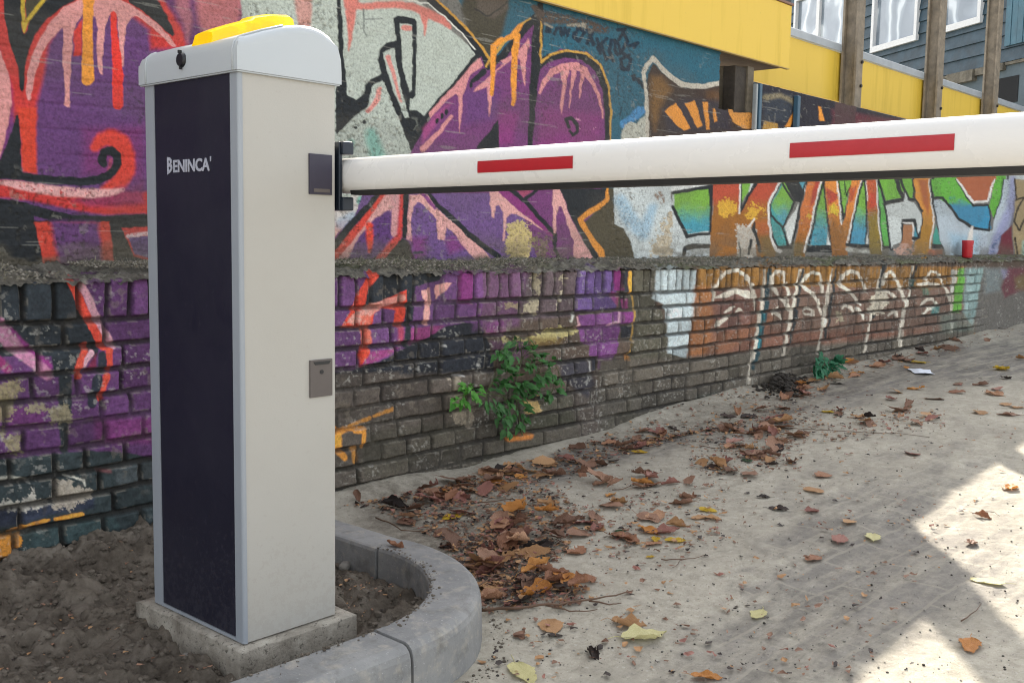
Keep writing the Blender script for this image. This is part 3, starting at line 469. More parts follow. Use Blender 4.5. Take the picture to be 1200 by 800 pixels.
def paint(u, v, shapes, base):
    shp = u.shape; u = u.ravel().copy(); v = v.ravel().copy()
    n1 = fbm(u*0.13, v*0.13, 5, 3)-0.5; n2 = fbm(u*0.13+50, v*0.13, 9, 3)-0.5
    uw = u+n1*2.4; vw = v+n2*2.4
    rg = fbm(u*0.55, v*0.55, 21, 3); rb = fbm(u*0.16, v*0.16, 33, 4)
    col = np.empty((u.size, 3)); col[:] = lin(base)
    order = np.argsort(uw); us = uw[order]
    for kind, c1, c2, g, G, soft, op, ex in shapes:
        P = G[0] if kind == 'S' else G; m = soft+(G[1].max() if kind == 'S' else 0)+2
        lo = np.searchsorted(us, P[:, 0].min()-m); hi = np.searchsorted(us, P[:, 0].max()+m)
        ii = order[lo:hi]; ii = ii[(vw[ii] > P[:, 1].min()-m) & (vw[ii] < P[:, 1].max()+m)]
        if not len(ii): continue
        a = uw[ii]; b = vw[ii]
        if kind == 'S':
            d = seg_dist(a, b, P, G[1]); al = 1-sstep(-soft*0.6, soft*0.6, d)
            if ex: al = al*sstep(ex-0.06, ex+0.06, rg[ii]*0.75+0.25*rb[ii]+0.5-0.35*0.5-0.15+0.0)
        elif kind == 'F':
            d = seg_dist(a, b, P, close=True); d = np.where(inside(a, b, P), -d, d); al = 1-sstep(-soft*0.6, soft*0.6, d)
        else:
            d = seg_dist(a, b, P, close=True); d = np.where(inside(a, b, P), -d, d)
            q = -d/soft*0.35+(rb[ii]-0.5)*1.6+(rg[ii]-0.5)*0.9
            al = sstep(ex-0.35, ex-0.15, q)*(d < 5)
            al = al*(0.75+0.25*sstep(.35, .5, rg[ii]))
        al = (al*op)[:, None]
        if c2 is not None:
            t = sstep(g[0], g[1], b+(rb[ii]-0.5)*14)[:, None]; c = c1*(1-t)+c2*t
        else: c = c1
        col[ii] = col[ii]*(1-al)+c*al
    return col.reshape(shp+(3,))

# columns of the wall sheets: even in sight, wherever the wall recedes
D1, D2 = 2.25, 2.352
def wall_cols(D):
    xs = [on_y(px, 300, D)[0] for px in np.arange(-70, 1262, 1.15)]
    pre = list(np.arange(-1.5, xs[0]-0.02, 0.03)); post = list(np.arange(xs[-1]+0.05, 16.0, 0.05))
    return np.array(pre+xs+post)
X1 = wall_cols(D1)
ZTOP, ZBOT = -0.1165, -0.88
# bricks
def brick_relief(X, Z):
    Zw = Z+(fbm(X*1.7, Z*0+3, 71, 2)-0.5)*0.012+(fbm(X*14, Z*9, 72, 2)-0.5)*0.004
    edges = [0.2, -0.2069]+[-0.2069-0.0564*k for k in range(1, 14)]
    row = np.zeros(X.shape, int); top = np.full(X.shape, ZTOP+0.006); bot = np.full(X.shape, -0.2069)
    for k in range(1, 14):
        m = Zw < edges[k]
        row[m] = k; top[m] = edges[k]; bot[m] = edges[k]-0.0564
    left = np.zeros(X.shape); right = np.zeros(X.shape); bid = np.zeros(X.shape, int)
    r = np.random.default_rng(5)
    Xw = X+(fbm(X*20, Z*25, 73, 2)-0.5)*0.006
    for k in range(14):
        w_ = []; x = -1.8-r.random()*0.2
        while x < 16.3:
            w_.append(x)
            x += (r.choice([0.050, 0.054, 0.059, 0.068], p=[.3, .3, .25, .15]) if k == 0 else
                  r.choice([0.098, 0.205, 0.13], p=[.72, .2, .08])*(0.92+0.16*r.random()) if k % 2 else r.choice([0.1, 0.205, 0.07], p=[.55, .37, .08])*(0.95+0.1*r.random()))
        w_ = np.array(w_); m = row == k
        j = np.clip(np.searchsorted(w_, Xw[m])-1, 0, len(w_)-2)
        left[m] = w_[j]; right[m] = w_[j+1]; bid[m] = j
    gap = 0.0028+0.003*(fbm(X*9, Z*9, 74, 2)-0.3)
    dv = np.minimum(top-Zw, Zw-bot); dh = np.minimum(Xw-left, right-Xw)
    rr = 0.0065
    ax = np.maximum(rr-(dh-gap*0.9), 0); az = np.maximum(rr-(dv-gap), 0)
    e = rr-np.hypot(ax, az)                      # >0 on the face, rounded corners
    face = sstep(-0.001, 0.0065, e)
    h1 = hash2(row, bid, 81); h2 = hash2(row, bid, 82); h3 = hash2(row, bid, 83)
    tilt = ((Xw-(left+right)/2)*(h2-0.5)*0.05+(Zw-(top+bot)/2)*(h3-0.5)*0.12)
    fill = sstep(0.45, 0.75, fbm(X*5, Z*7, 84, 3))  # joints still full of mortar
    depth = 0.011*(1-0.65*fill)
    far = 1-sstep(6.9, 7.3, X+0.25*(Z+0.3))      # the brickwork ends in plain render
    h = -(1-face)*depth+face*((h1-0.5)*0.009+tilt)
    h = h+(fbm(X*60, Z*60, 85, 4)-0.5)*0.006+(fbm(X*14, Z*14, 86, 3)-0.5)*0.006
    return h*far-(1-far)*0.002, face*far+(1-far), (h1-0.5)*far, fill, far
rowsZ = np.linspace(ZTOP+0.006, ZBOT, 400)
X, Z = np.meshgrid(X1, rowsZ)
h, face, hb, fill, far = brick_relief(X, Z)
u, v = to_px(X, np.full_like(X, D1), Z)
ALB = 1.13
c = paint(u, v, PL, '4c4037')
# wear: lime bloom, chips down to bare brick; dirt and painted shade in the joints
n = fbm(X*42, Z*42, 90, 4); n5 = fbm(X*6, Z*6, 91, 4)
c = c*(1.03+hb*0.7)[..., None]*(0.72+0.56*fbm(X*70, Z*70, 95, 3))[..., None]
gm = c.mean(-1, keepdims=True); c = gm+(c-gm)*0.97
edge = (sstep(.5, .6, fbm(X*50, Z*50, 96, 3))*(face < .97)*face*.5)[..., None]; c = c*(1-edge)+lin('8a8478')*edge  # patchy pale highlights along the brick edges, put into the colour
chip = (sstep(0.64, 0.70, n)*sstep(0.42, 0.65, n5)*0.4)[..., None]
c = c*(1-chip)+lin('6f675c')*chip
lime = (sstep(0.62, 0.68, fbm(X*110, Z*110, 92, 3))*sstep(0.5, 0.66, fbm(X*9, Z*13, 93, 3))*0.4)[..., None]
c = c*(1-lime)+lin('a5a39b')*lime
mort_shade = ((1-face)*(0.84-0.4*fill))[..., None]
c = c*(1-mort_shade)+lin('201e1c')*mort_shade
moss = (sstep(0.52, 0.66, fbm(X*5+9, Z*9, 94, 4))*sstep(-0.42, -0.62, Z)*0.12)[..., None]
c = c*(1-moss)+lin('454531')*moss
# mortar slapped over the lower left courses stands proud
P = np.stack([X, D1-h, Z], -1)
wall = empty('graffiti_wall', (2.5, 2.3, -0.75))
tag(wall, 'long wall covered in purple, orange and green graffiti with a brick plinth below', 'wall')
def orient(me):
    return me
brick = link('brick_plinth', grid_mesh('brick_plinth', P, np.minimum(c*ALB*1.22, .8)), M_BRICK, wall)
print('plinth', P.shape)

# mortar ledge
X, T = np.meshgrid(X1, np.linspace(0, 1, 34))
lump = fbm(X*9, T*2, 100, 4)-0.5; fine = fbm(X*60, T*7, 101, 4)-0.5
far = 1-sstep(7.0, 7.3, X)
Yl = D1-0.004+(D2+0.012-D1)*T+0.006*np.sin(X*40)*(T < 0.1)
Zl = ZTOP+0.0+0.038*T**0.7+np.where(T < 0.98, 1, 0.5)*(lump*0.030*np.sin(np.pi*np.clip(T*0.9+0.1, 0, 1))+fine*0.030*sstep(0, 0.12, T))
Zl[0] = ZTOP-0.003+fine[0]*0.022+lump[0]*.012; Yl[0] -= .004+.010*np.clip(lump[0]+.2, 0, 1)
u, v = to_px(X, Yl, Zl)
a = paint(u, v, PL, '4c4037'); b = paint(*to_px(X, np.full_like(X, D2), ZTOP+0.045+0*X), UP, '4c4037')
uf, vf = to_px(X, np.full_like(X, D1), np.full_like(X, ZTOP-0.004))
a = paint(uf, vf, PL, '4c4037')
c = np.where((T < 0.45)[..., None], a, b)
grey = np.clip(sstep(0.30, 0.52, fbm(X*12, T*5, 102, 4)+0.26*T)*0.9+0.12, 0, 1)[..., None]
g1 = fbm(X*30, T*9, 103, 4)[..., None]
gc = lin('625f57')*(0.35+1.3*g1); ms = sstep(0.5, 0.64, fbm(X*3.1, T*1.5, 104, 3))[..., None]*0.65*sstep(1.6, 2.0, X)[..., None]
gc = gc*(1-ms)+lin('5c6140')*(0.6+0.8*g1)*ms
sp = sstep(0.64, 0.70, fbm(X*75, T*18, 105, 3))[..., None]*0.6; gc = gc*(1-sp)+lin('8d8c80')*sp
c = c*(1-grey)+gc*grey
M_LEDGE = wall_mat('crumbling_mortar', 0.9, 0.003)
ledge = link('mortar_ledge', grid_mesh('mortar_ledge', np.stack([X, Yl, Zl], -1)[::-1], (c*ALB)[::-1]), M_LEDGE, wall)
# dry moss, fibres and crumbs lying on the ledge
def ledge_debris(n):
    V = []; Fc = []; MI = []; r = random.Random(3)
    for _ in range(n):
        px_ = r.uniform(-40, 1180) if r.random() < .8 else r.uniform(390, 900); x = on_y(px_, 312, 2.3)[0]; t_ = r.random()**.8
        y = D1-.012+(D2+.004-D1+.012)*t_; z = ZTOP+.002+.036*max(0, t_)**.7+.010*math.sin(math.pi*t_)
        dens = float(vnoise(np.array([x*5.]), np.array([t_*1.5]), 180)[0])
        if dens < .35: continue
        sz = r.uniform(.004, .013); k = len(V)
        if r.random() < .6:     # a blade or fibre
            d = Vector((r.uniform(-1, 1), r.uniform(-.9, .2), r.uniform(-.05, .8))).normalized(); s = d.cross(Vector((0, -1, .3))).normalized()*sz*.07; L = sz*r.uniform(1.2, 2.4); p = Vector((x, y, z-.002)); q = p+d*L*.6+Vector((0, 0, sz*.1)); e = p+d*L-Vector((0, 0, sz*.5))
            V.extend([p-s, p+s, q+s, q-s, e]); Fc.extend([(k, k+1, k+2, k+3), (k+3, k+2, k+4)]); m = r.choice((0, 0, 1 if x > 1.7 else 2, 2)); MI.extend([m, m])
        else:                   # a crumb
            a = sz*.4; V.extend([(x+r.uniform(-1, 1)*a, y+r.uniform(-1, 1)*a, z-a*.3+r.uniform(0, .5)*a), (x+a, y-a*.3, z), (x-a*.3, y-a, z), (x-a*.8, y+a*.6, z), (x+r.uniform(-.4, .4)*a, y, z+a*r.uniform(.7, 1.3))])
            Fc.extend([(k, k+1, k+4), (k+1, k+2, k+4), (k+2, k+3, k+4), (k+3, k, k+4)]); m = r.choice((2, 3)); MI.extend([m]*4)
    me = bpy.data.meshes.new('ledge_debris'); me.from_pydata([tuple(v_) for v_ in V], [], Fc)
    o = link('ledge_debris', me, [basic('dry_fibre', '7d7868', .9, .4, 60), basic('moss', '505840', .95, .4, 60), basic('grey_crumb', '6f6a60', .95, .5, 60), basic('pale_crumb', '938e82', .95, .4, 60)], wall); me.polygons.foreach_set('material_index', MI); o['kind'] = 'stuff'
ledge_debris(15000)
# upper rendered wall
rz = np.linspace(1.02, -0.10, 470)
X, Z = np.meshgrid(X1, rz)
NX0, NX1 = on_y(843, 110, D2)[0], on_y(885, 110, D2)[0]; NZ = on_y(866, 131, D2)[2]
rim = 0.012*(vnoise(X*30, Z*30, 170)-.5)
KEEP = ~(((X > NX0+rim) & (Z > 0.700+rim*.4)) | ((X > NX0+rim) & (X < NX1) & (Z > NZ+rim)))
u, v = to_px(X, np.full_like(X, D2), Z)
c = paint(u, v, UP, '6b6a66')
n = fbm(X*38, Z*38, 110, 4); big = fbm(X*3, Z*3, 111, 4)
h = (fbm(X*22, Z*22, 112, 4)-0.5)*0.006+(big-0.5)*0.016
# old brick courses ghosting through the paint at the left
gh = np.abs(((Z+(vnoise(X*3, Z*0, 113)-.5)*.01)/0.0564) % 1-0.5); h -= 0.0022*(1-sstep(0, 0.12, 0.5-gh))*(1-sstep(1.6, 2.2, X))*(0.3+0.7*sstep(.4, .6, vnoise(X*12, Z*12, 115)))
hz = fbm(X*14, Z*75, 116, 3)-0.5; h += hz*0.004*(1-sstep(1.5, 2.0, X))
pit = sstep(0.66, 0.72, fbm(X*120, Z*120, 117, 2))*(0.25+0.75*sstep(.45, .6, big)); h -= pit*0.0025
c = c*(0.93+0.16*(n[..., None]))
pc = (pit*0.4)[..., None]; c = c*(1-pc)+lin('3b3a36')*pc
ch = (sstep(0.70, 0.74, n)*sstep(.5, .62, big)*0.35)[..., None]; c = c*(1-ch)+lin('8b887e')*ch
dirt = (sstep(0.05, -0.1, Z)*sstep(.42, .6, fbm(X*8, Z*20, 118, 4))*0.7)[..., None]; c = c*(1-dirt)+lin('5b5547')*dirt
scr = (sstep(0.76, 0.8, fbm(X*6, Z*120, 119, 3))*0.3)[..., None]; c = c*(1-scr)+lin('9b9a92')*scr
gm = (c.mean(-1, keepdims=True)); c = gm+(c-gm)*0.95
grime = (sstep(.45, .62, fbm(X*2.2, Z*5, 120, 4))*.22)[..., None]; c = c*(1-grime)+lin('4e4a42')*grime
link('painted_wall', grid_mesh('painted_wall', np.stack([X, D2-h, Z], -1), c*ALB, keep=KEEP), M_WALL, wall)
M_CORE = basic('wall_core', '6b675f', 0.9, bump=0.003)
bm = bmesh.new(); bx(bm, -1.5, NX0, D2+0.03, D2+0.2, -0.9, 1.02); bx(bm, NX0, NX1, D2+0.14, D2+0.2, -.9, .69); bx(bm, NX0, NX1, D2+.03, D2+.14, -.9, NZ-.004); bx(bm, NX1, 16, D2+0.03, D2+0.2, -0.9, 0.69); bx(bm, -1.5, 16, D1+0.03, D2+0.03, -0.9, ZTOP-0.04)
bm_obj('wall_core', bm, M_CORE, wall)
# recess framing under the yellow band
M_TIM = basic('old_timber', '3c352d', 0.8, 0.4, 30, 0.003, 60); M_TIML = basic('grey_timber', '6a6152', 0.8, 0.35, 30, 0.003, 60)
M_PIPE = basic('painted_pipe', '8f9698', 0.5); M_PIPEB = basic('blue_pipe', '35566b', 0.5)
def strip(px0, px1, pyb, pyt, Y, m, nm, th=0.03):
    a0 = on_y(px0, (pyb+pyt)/2, Y); a1 = on_y(px1, (pyb+pyt)/2, Y); z0 = on_y((px0+px1)/2, pyb, Y)[2]; z1 = on_y((px0+px1)/2, pyt, Y)[2]
    bm = bmesh.new(); bx(bm, a0[0], a1[0], Y, Y+th, z0, z1, 0.004); return bm_obj(nm, bm, m, wall)
strip(861, 875, 133, 78, D2+0.02, M_TIM, 'timber_block', 0.06); strip(876, 883, 133, 78, D2+0.01, M_TIML, 'timber_batten', 0.06)
strip(886, 888, 152, 98, D2-0.03, M_PIPE, 'conduit', 0.02); strip(890, 893, 152, 98, D2-0.025, M_PIPEB, 'conduit', 0.02)
strip(935, 938, 150, 112, D2-0.03, M_PIPEB, 'conduit', 0.025); strip(848, 858, 133, 78, D2+.08, M_TIML, 'back_board', 0.03)

# ------------------------------------------------------------------ yellow boards, cap, posts
M_YEL = streaky('yellow_board', 'd2b13c', '8f7a35'); M_YELE = basic('board_edge', 'b59a5c', 0.7); M_SOF = basic('soffit_board', '5d4a3a', 0.8, 0.3, 12, 0.002, 40)
M_ZINC = basic('zinc', 'a0a7ad', 0.5, 0.2, 8); M_POST = basic('weathered_steel', '877c6c', 0.7, 0.4, 18, 0.002, 60); M_BOLT = basic('bolt', '3b3936', 0.5, metal=0.6)
bay = empty('yellow_canopy', (3.0, 2.33, 0.79)); tag(bay, 'large yellow boxed canopy jutting out over the graffiti wall, ending left of the posts', 'canopy')
bm = bmesh.new(); bx(bm, -2.0, 4.49, 2.325, 2.345, 0.7895, 1.070, 0.0015); bm_obj('front_board', bm, M_YEL, bay)
bm = bmesh.new(); bx(bm, -2.0, 4.49, 2.3235, 2.340, 0.785, 0.7890); bm_obj('edge_strip', bm, M_YELE, bay)
bm = bmesh.new(); bx(bm, NX0+.01, 4.484, 2.3455, 2.63, 0.794, 0.812); bm_obj('soffit', bm, M_SOF, bay)
bm = bmesh.new(); bx(bm, -2.0, 4.50, 2.318, 2.75, 1.0705, 1.082, 0.002); bm_obj('roof_sheet', bm, basic('brown_sheet', '7a5a4c', 0.6), bay)
band = empty('yellow_fascia', (8, 2.6, 0.78)); tag(band, 'yellow fascia boards under a zinc capping, running behind the steel posts', 'fascia')
e = [4.15]+[on_y(px, 100, 2.60)[0] for px in (980, 1076, 1155)]+[9.4, 12.0, 16.0]
for a, b in zip(e[:-1], e[1:]):
    bm = bmesh.new(); bx(bm, a+0.002, b-0.002, 2.60, 2.62, 0.779, 1.043, 0.0015); bm_obj('yellow_board', bm, M_YEL, band)
bm = bmesh.new(); prism(bm, [(4.502, 2.586, 1.046), (4.502, 2.586, 1.084), (4.502, 2.593, 1.090), (4.502, 2.9, 1.092), (4.502, 2.9, 1.084), (4.502, 2.6, 1.082), (4.502, 2.592, 1.046)], (11.5, 0, 0)); bm_obj('zinc_capping', bm, M_ZINC, band)
def post(px, wpx, zb, lab, Y=2.498, name='steel_post', zt=1.9, dark=True):
    p = on_y(px, 60, Y); ww = wpx/FPX*np.dot(p, CF)/abs(math.cos(YAW))*0.60
    t = empty(name, (p[0], Y, zb)); tag(t, lab, 'post', 'steel posts along the wall top')
    bm = bmesh.new(); x0 = p[0]-ww/2; x1 = p[0]+ww/2; f = 0.012; d = 0.09
    pts = [(x0, Y), (x1, Y), (x1, Y+f), (p[0]+.006, Y+f), (p[0]+.006, Y+d-f), (x1, Y+d-f), (x1, Y+d), (x0, Y+d), (x0, Y+d-f), (p[0]-.006, Y+d-f), (p[0]-.006, Y+f), (x0, Y+f)]
    prism(bm, [(a, b, zb) for a, b in pts], (0, 0, zt-zb)); bm_obj('post_shaft', bm, M_POST, t)
    for z in (0.86, 0.99):
        bm = bmesh.new(); bmesh.ops.create_cone(bm, segments=6, radius1=0.009, radius2=0.009, depth=0.012, matrix=Matrix.Translation((p[0]+ww*.25, Y-0.005, z))@Matrix.Rotation(math.pi/2, 4, 'X'), cap_ends=True)
        bm_obj('bolt', bm, M_BOLT, t)
    bm = bmesh.new(); bx(bm, x0-.002, x1+.002, Y-.003, Y+d+.003, zb, zb+0.05 if dark else zb+.03, .002); bm_obj('foot_sleeve', bm, M_TIM, t)
post(1008, 20, 0.66, 'thickest weathered steel post, just right of the end of the jutting yellow canopy')
post(1104, 18, 0.66, 'middle weathered steel post against the yellow fascia and the teal house', dark=False)
post(1171, 14, 0.66, 'thinnest weathered steel post near the right end of the yellow fascia', dark=False)
t = empty('corner_post', (4.42, 2.38, 1.085)); tag(t, 'steel post standing on the outer corner of the yellow canopy roof', 'post')
bm = bmesh.new(); bx(bm, 4.34, 4.475, 2.335, 2.43, 1.085, 2.9, .004); bm_obj('post_shaft', bm, M_POST, t)
bm = bmesh.new(); bx(bm, 4.32, 4.485, 2.325, 2.45, 1.0825, 1.095, .002); bm_obj('base_plate', bm, M_BOLT, t)

# ------------------------------------------------------------------ the teal house beyond
HD = np.array([0.56, 0.83]); HD = HD/np.linalg.norm(HD); HN = np.array([HD[1], -HD[0]])   # facade direction, and outward normal (towards the camera side)
pc_ = ray(1060, 60); pc_ = pc_/np.dot(pc_, CF)*14.0; HP = pc_[:2]
if np.dot(HN, -HP) < 0: HN = -HN
def on_house(x, y, off=0.0):
    d = ray(x, y); k = np.dot(HP+HN*off, HN)/np.dot(d[:2], HN); return d*k
def hs(x, y): p = on_house(x, y); return float(np.dot(p[:2]-HP, HD)), float(p[2])
def hp(s, z, off): q = HP+HD*s+HN*off; return (q[0], q[1], z)
def hbox(bm, s0, s1, o0, o1, z0, z1):
    vs = [bm.verts.new(hp(s, z, o)) for s in (s0, s1) for o in (o0, o1) for z in (z0, z1)]
    for f in ((0, 1, 3, 2), (4, 6, 7, 5), (0, 4, 5, 1), (2, 3, 7, 6), (0, 2, 6, 4), (1, 5, 7, 3)): bm.faces.new([vs[i] for i in f])
house = empty('timber_house', (HP[0], HP[1], -0.7)); tag(house, 'teal weatherboarded house with white framed windows behind the yellow fascia', 'house')
M_CLAD = basic('teal_weatherboard', '2a4351', 0.65, 0.5, 5, 0.002, 30); M_CLAD2 = basic('teal_planks', '3a6273', 0.65, 0.3, 5, 0.002, 30)
M_REN = basic('blue_grey_render', '56646c', 0.85, 0.35, 1.5, 0.006, 8); M_WFR = basic('white_frame', 'c9ccce', 0.5, 0.1); M_INT = basic('dark_interior', '0d1014', 0.9)
s0, z_low = hs(1045, 66); sl0 = hs(1200, 62)
bh = 0.155; zl = hs(1160, 78)[1]
wins = [((936, 30), (996, 12), (950, -60)), ((1027, 55), (1075, 42), (1050, -45)), ((1107, 33), (1150, 20), (1130, -60))]
WR = []
for (a, b, tpt) in wins:
    sa, za = hs(*a); sb, zb_ = hs(*b); WR.append((min(sa, sb), max(sa, sb), (za+zb_)/2, hs(*tpt)[1]))
WR[0] = (WR[0][0], WR[0][1], WR[1][2]-0.02, WR[1][3])
z = zl; k = 0
bm = bmesh.new()
while z < 6.5:
    a = -9.0
    cuts = sorted([(max(-9, w0-0.06), w1+0.06) for (w0, w1, wb, wt) in WR if wb-0.05 < z+bh*0.6 and wt+0.05 > z])
    segs = []; x = -6.5
    for c0, c1 in cuts: segs.append((x, c0)); x = c1
    segs.append((x, 9.0))
    for sA, sB in segs:
        if sB-sA < 0.02: continue
        vs = [bm.verts.new(hp(s, zz, o)) for s in (sA, sB) for (o, zz) in ((0.0, z+bh), (0.012, z+bh), (0.034, z+0.004), (0.0, z))]
        for f in ((0, 1, 5, 4), (1, 2, 6, 5), (2, 3, 7, 6), (0, 3, 2, 1), (4, 5, 6, 7)): bm.faces.new([vs[i] for i in f])
    z += bh; k += 1
bm_obj('weatherboard_wall', bm, M_CLAD, house)
bm = bmesh.new(); hbox(bm, -6.5, 9, -0.35, -0.002, -1.0, zl); hbox(bm, -6.5, 9, -0.35, -0.03, zl, 6.5) ; bm_obj('rendered_wall', bm, M_REN, house)
bm = bmesh.new(); hbox(bm, -6.7, 9.2, -4.5, 0.35, 6.5, 6.75); bm_obj('roof', bm, basic('roof_felt', '3c3b3a', 0.9), house)
bm = bmesh.new(); 
for i in range(26): hbox(bm, -4+i*0.5, -4+i*0.5+0.5*0.97, -0.002, 0.03+0.02*(i % 3), zl-0.035-0.05*((i*7) % 3), zl-0.002)
bm_obj('broken_render_edge', bm, basic('rubble_edge', '6f6a5e', 0.9, 0.5, 9, 0.02, 12), house)
def glass_mat():
    t = NT('curtain_reflection_glass'); co = t.co()
    wv = t.n('ShaderNodeTexWave'); wv.inputs['Scale'].default_value = 1.1; wv.inputs['Distortion'].default_value = 14; wv.inputs['Detail'].default_value = 2; t.l(co, wv.inputs['Vector'])
    c = t.ramp(wv.outputs['Fac'], [(0.2, '626e7a'), (0.8, '7d8994'), (0.98, 'b5bec5')])  # curtain and pale reflection streaks painted into the pane colour
    t.base(c); t.rough(0.12); t.b.inputs['Coat Weight'].default_value = 0.6; t.bump(t.noise(1.5, 2, .5, co), 0.03); return t.m
M_GL = glass_mat()
for i, (w0, w1, wb, wt) in enumerate(WR):
    wn = bmesh.new(); f = 0.06
    for q in ((w0-f, w0, wb, wt), (w1, w1+f, wb, wt), (w0-f, w1+f, wb-f*1.3, wb), (w0-f, w1+f, wt, wt+f)): hbox(wn, q[0], q[1], -0.02, 0.065, q[2], q[3])
    if i == 0: hbox(wn, w0+(w1-w0)*.52, w0+(w1-w0)*.52+0.09, -0.02, 0.055, wb, wt)
    fr = bm_obj('window', wn, M_WFR, house)
    g = bmesh.new(); hbox(g, w0, w1, -0.03, 0.012, wb, wt); bm_obj('pane', g, M_GL, fr)
sa, za = hs(1170, 113); sb, zb_ = hs(1194, 93)
bm = bmesh.new(); hbox(bm, min(sa, sb), max(sa, sb), -0.03, 0.004, za-.1, zb_+.05); bm_obj('hole', bm, M_INT, house)
s1, z1 = hs(1181, 50); s2, _ = hs(1240, 50)
a, b = min(s1, s2), max(s1, s2)
bm = bmesh.new(); n_ = 8
for i in range(n_): hbox(bm, a+(b-a)*i/n_, a+(b-a)*(i+.92)/n_, 0.03, 0.05+0.004*(i % 2), zl+0.18, 5.0)
bm_obj('shutter_planks', bm, M_CLAD2, house)
# ------------------------------------------------------------------ ground
GX = [-60, 0, 1.4, 1.8, 3.4, 4.07, 5.26, 7.5, 14, 60]; GZ = [-.79, -.785, -.778, -.757, -.700, -.668, -.643, -.613, -.58, -.56]
def gbase(X): return np.interp(X, GX, GZ)
def ground_h(X, Y):
    z = gbase(X)+(fbm(X*2.2, Y*2.2, 130, 3)-0.5)*0.022+(fbm(X*14, Y*14, 131, 4)-0.5)*0.009*sstep(-1.5, -1, Y)
    z = z+(fbm(X*55, Y*55, 132, 3)-0.5)*0.004*sstep(.2, .5, Y)
    z = z+0.03*np.exp(-((2.25-Y)/0.10)**2)*(0.3+vnoise(X*3, Y*0, 133))*(X > 1.6)
    # wheel rut running along the lane
    z = z-0.010*np.exp(-((Y-0.98-0.03*np.sin(X*2))/0.09)**2)
    return z
def gh(x, y): return float(ground_h(np.array([x]), np.array([y]))[0])
xs = np.concatenate([[-60, -30, -15, -8, -4, -2, -1], np.arange(-0.5, 0.9, 0.05), np.arange(0.9, 3.4, 0.0075), np.arange(3.4, 6, 0.02), np.arange(6, 12, 0.06), [12.5, 14, 17, 22, 30, 45, 70]])
ys = np.concatenate([[-60, -30, -15, -8, -5], np.arange(-4, -1.5, .15), np.arange(-1.5, 0.4, 0.03), np.arange(0.4, 2.27, 0.0075), [2.4, 3, 4, 6, 9, 14, 20, 30, 50, 80]])
X, Y = np.meshgrid(xs, ys); Zg = ground_h(X, Y)
u, v = to_px(X, Y, Zg)
def region(u, v, P, soft):
    P = np.array(P, float); m = (u > P[:, 0].min()-60) & (u < P[:, 0].max()+60) & (v > P[:, 1].min()-60) & (v < P[:, 1].max()+60)
    out = np.zeros(u.shape); a, b = u[m], v[m]
    d = seg_dist(a, b, P, close=True); d = np.where(inside(a, b, P), -d, d); d += (fbm(a*.05, b*.09, 140, 3)-.5)*soft*2.2
    out[m] = 1-sstep(-soft, soft, d); return out
front = (X*CF[0]+Y*CF[1]) > 0.3
mk = region(u, v, [(1110, 545), (1140, 575), (1190, 640), (1220, 700), (1060, 760), (960, 800), (900, 840), (780, 840), (800, 760), (870, 705), (900, 650), (935, 600), (1010, 565)], 48)*0.62
mk = np.maximum(mk, region(u, v, [(1250, 380), (1250, 440), (1080, 455), (960, 480), (880, 520), (830, 520), (930, 470), (1080, 415), (1150, 395)], 12)*0.8)
mk = np.maximum(mk, region(u, v, [(560, 575), (640, 535), (740, 520), (820, 500), (800, 520), (700, 545), (650, 570)], 8)*0.8)*front
wet = np.maximum(region(u, v, [(1210, 500), (1230, 560), (1190, 620), (1215, 730), (1070, 760), (960, 830), (640, 840), (700, 790), (850, 730), (910, 660), (930, 590), (1090, 545)], 60)*.8, .6*region(u, v, [(1230, 400), (1230, 450), (1080, 470), (980, 470), (1090, 420)], 20))*front
dk = region(u, v, [(400, 560), (560, 560), (640, 590), (650, 640), (600, 700), (520, 690), (440, 630)], 25)*0.75*front
dk = np.maximum(dk, region(u, v, [(560, 560), (800, 480), (1000, 425), (1180, 385), (1100, 420), (900, 500), (700, 545)], 8)*0.5*front)
Zg = Zg-0.003*mk
me = grid_mesh('ground', np.stack([X, Y, Zg], -1)[::-1], None, {'bricks': mk[::-1], 'litter': dk[::-1], 'damp': wet[::-1]})
t = NT('sandy_paving'); co = t.co()
at = lambda n_: t.n('ShaderNodeAttribute', attribute_name=n_).outputs['Fac']
n1 = t.noise(3.0, 8, 0.65, co); n2 = t.noise(28, 9, 0.78, co); n3 = t.noise(120, 6, 0.75, co); n4 = t.noise(420, 3, .6, co)
sand = t.ramp(n2, [(0.28, '8a8577'), (0.5, 'a9a395'), (0.75, 'beb8aa')])
sand = t.mix(t.math('MULTIPLY', t.ramp(n1, [(0.45, (0, 0, 0, 1)), (0.65, (1, 1, 1, 1))]), 0.5), sand, L4('8f897d'))
speck = t.ramp(n3, [(0.33, (1, 1, 1, 1)), (0.40, (0, 0, 0, 1))]); sand = t.mix(t.math('MULTIPLY', speck, 0.75), sand, L4('4a463f')); sand = t.mix(t.ramp(t.noise(75, 5, .7, co), [(.60, (0, 0, 0, 1)), (.68, (.6, .6, .6, 1))]), sand, L4('c2beb4'))
mp = t.n('ShaderNodeMapping'); mp.inputs['Rotation'].default_value[2] = math.radians(4); t.l(co, mp.inputs['Vector'])
ds = t.n('ShaderNodeTexNoise'); ds.inputs['Scale'].default_value = 6; t.l(co, ds.inputs['Vector'])
va = t.n('ShaderNodeVectorMath', operation='MULTIPLY_ADD'); t.l(ds.outputs['Color'], va.inputs[0]); va.inputs[1].default_value = (.03, .03, .0); t.l(mp.outputs[0], va.inputs[2])
br = t.n('ShaderNodeTexBrick'); t.l(va.outputs[0], br.inputs['Vector']); br.inputs['Scale'].default_value = 1; br.inputs['Brick Width'].default_value = 0.2; br.inputs['Row Height'].default_value = 0.1
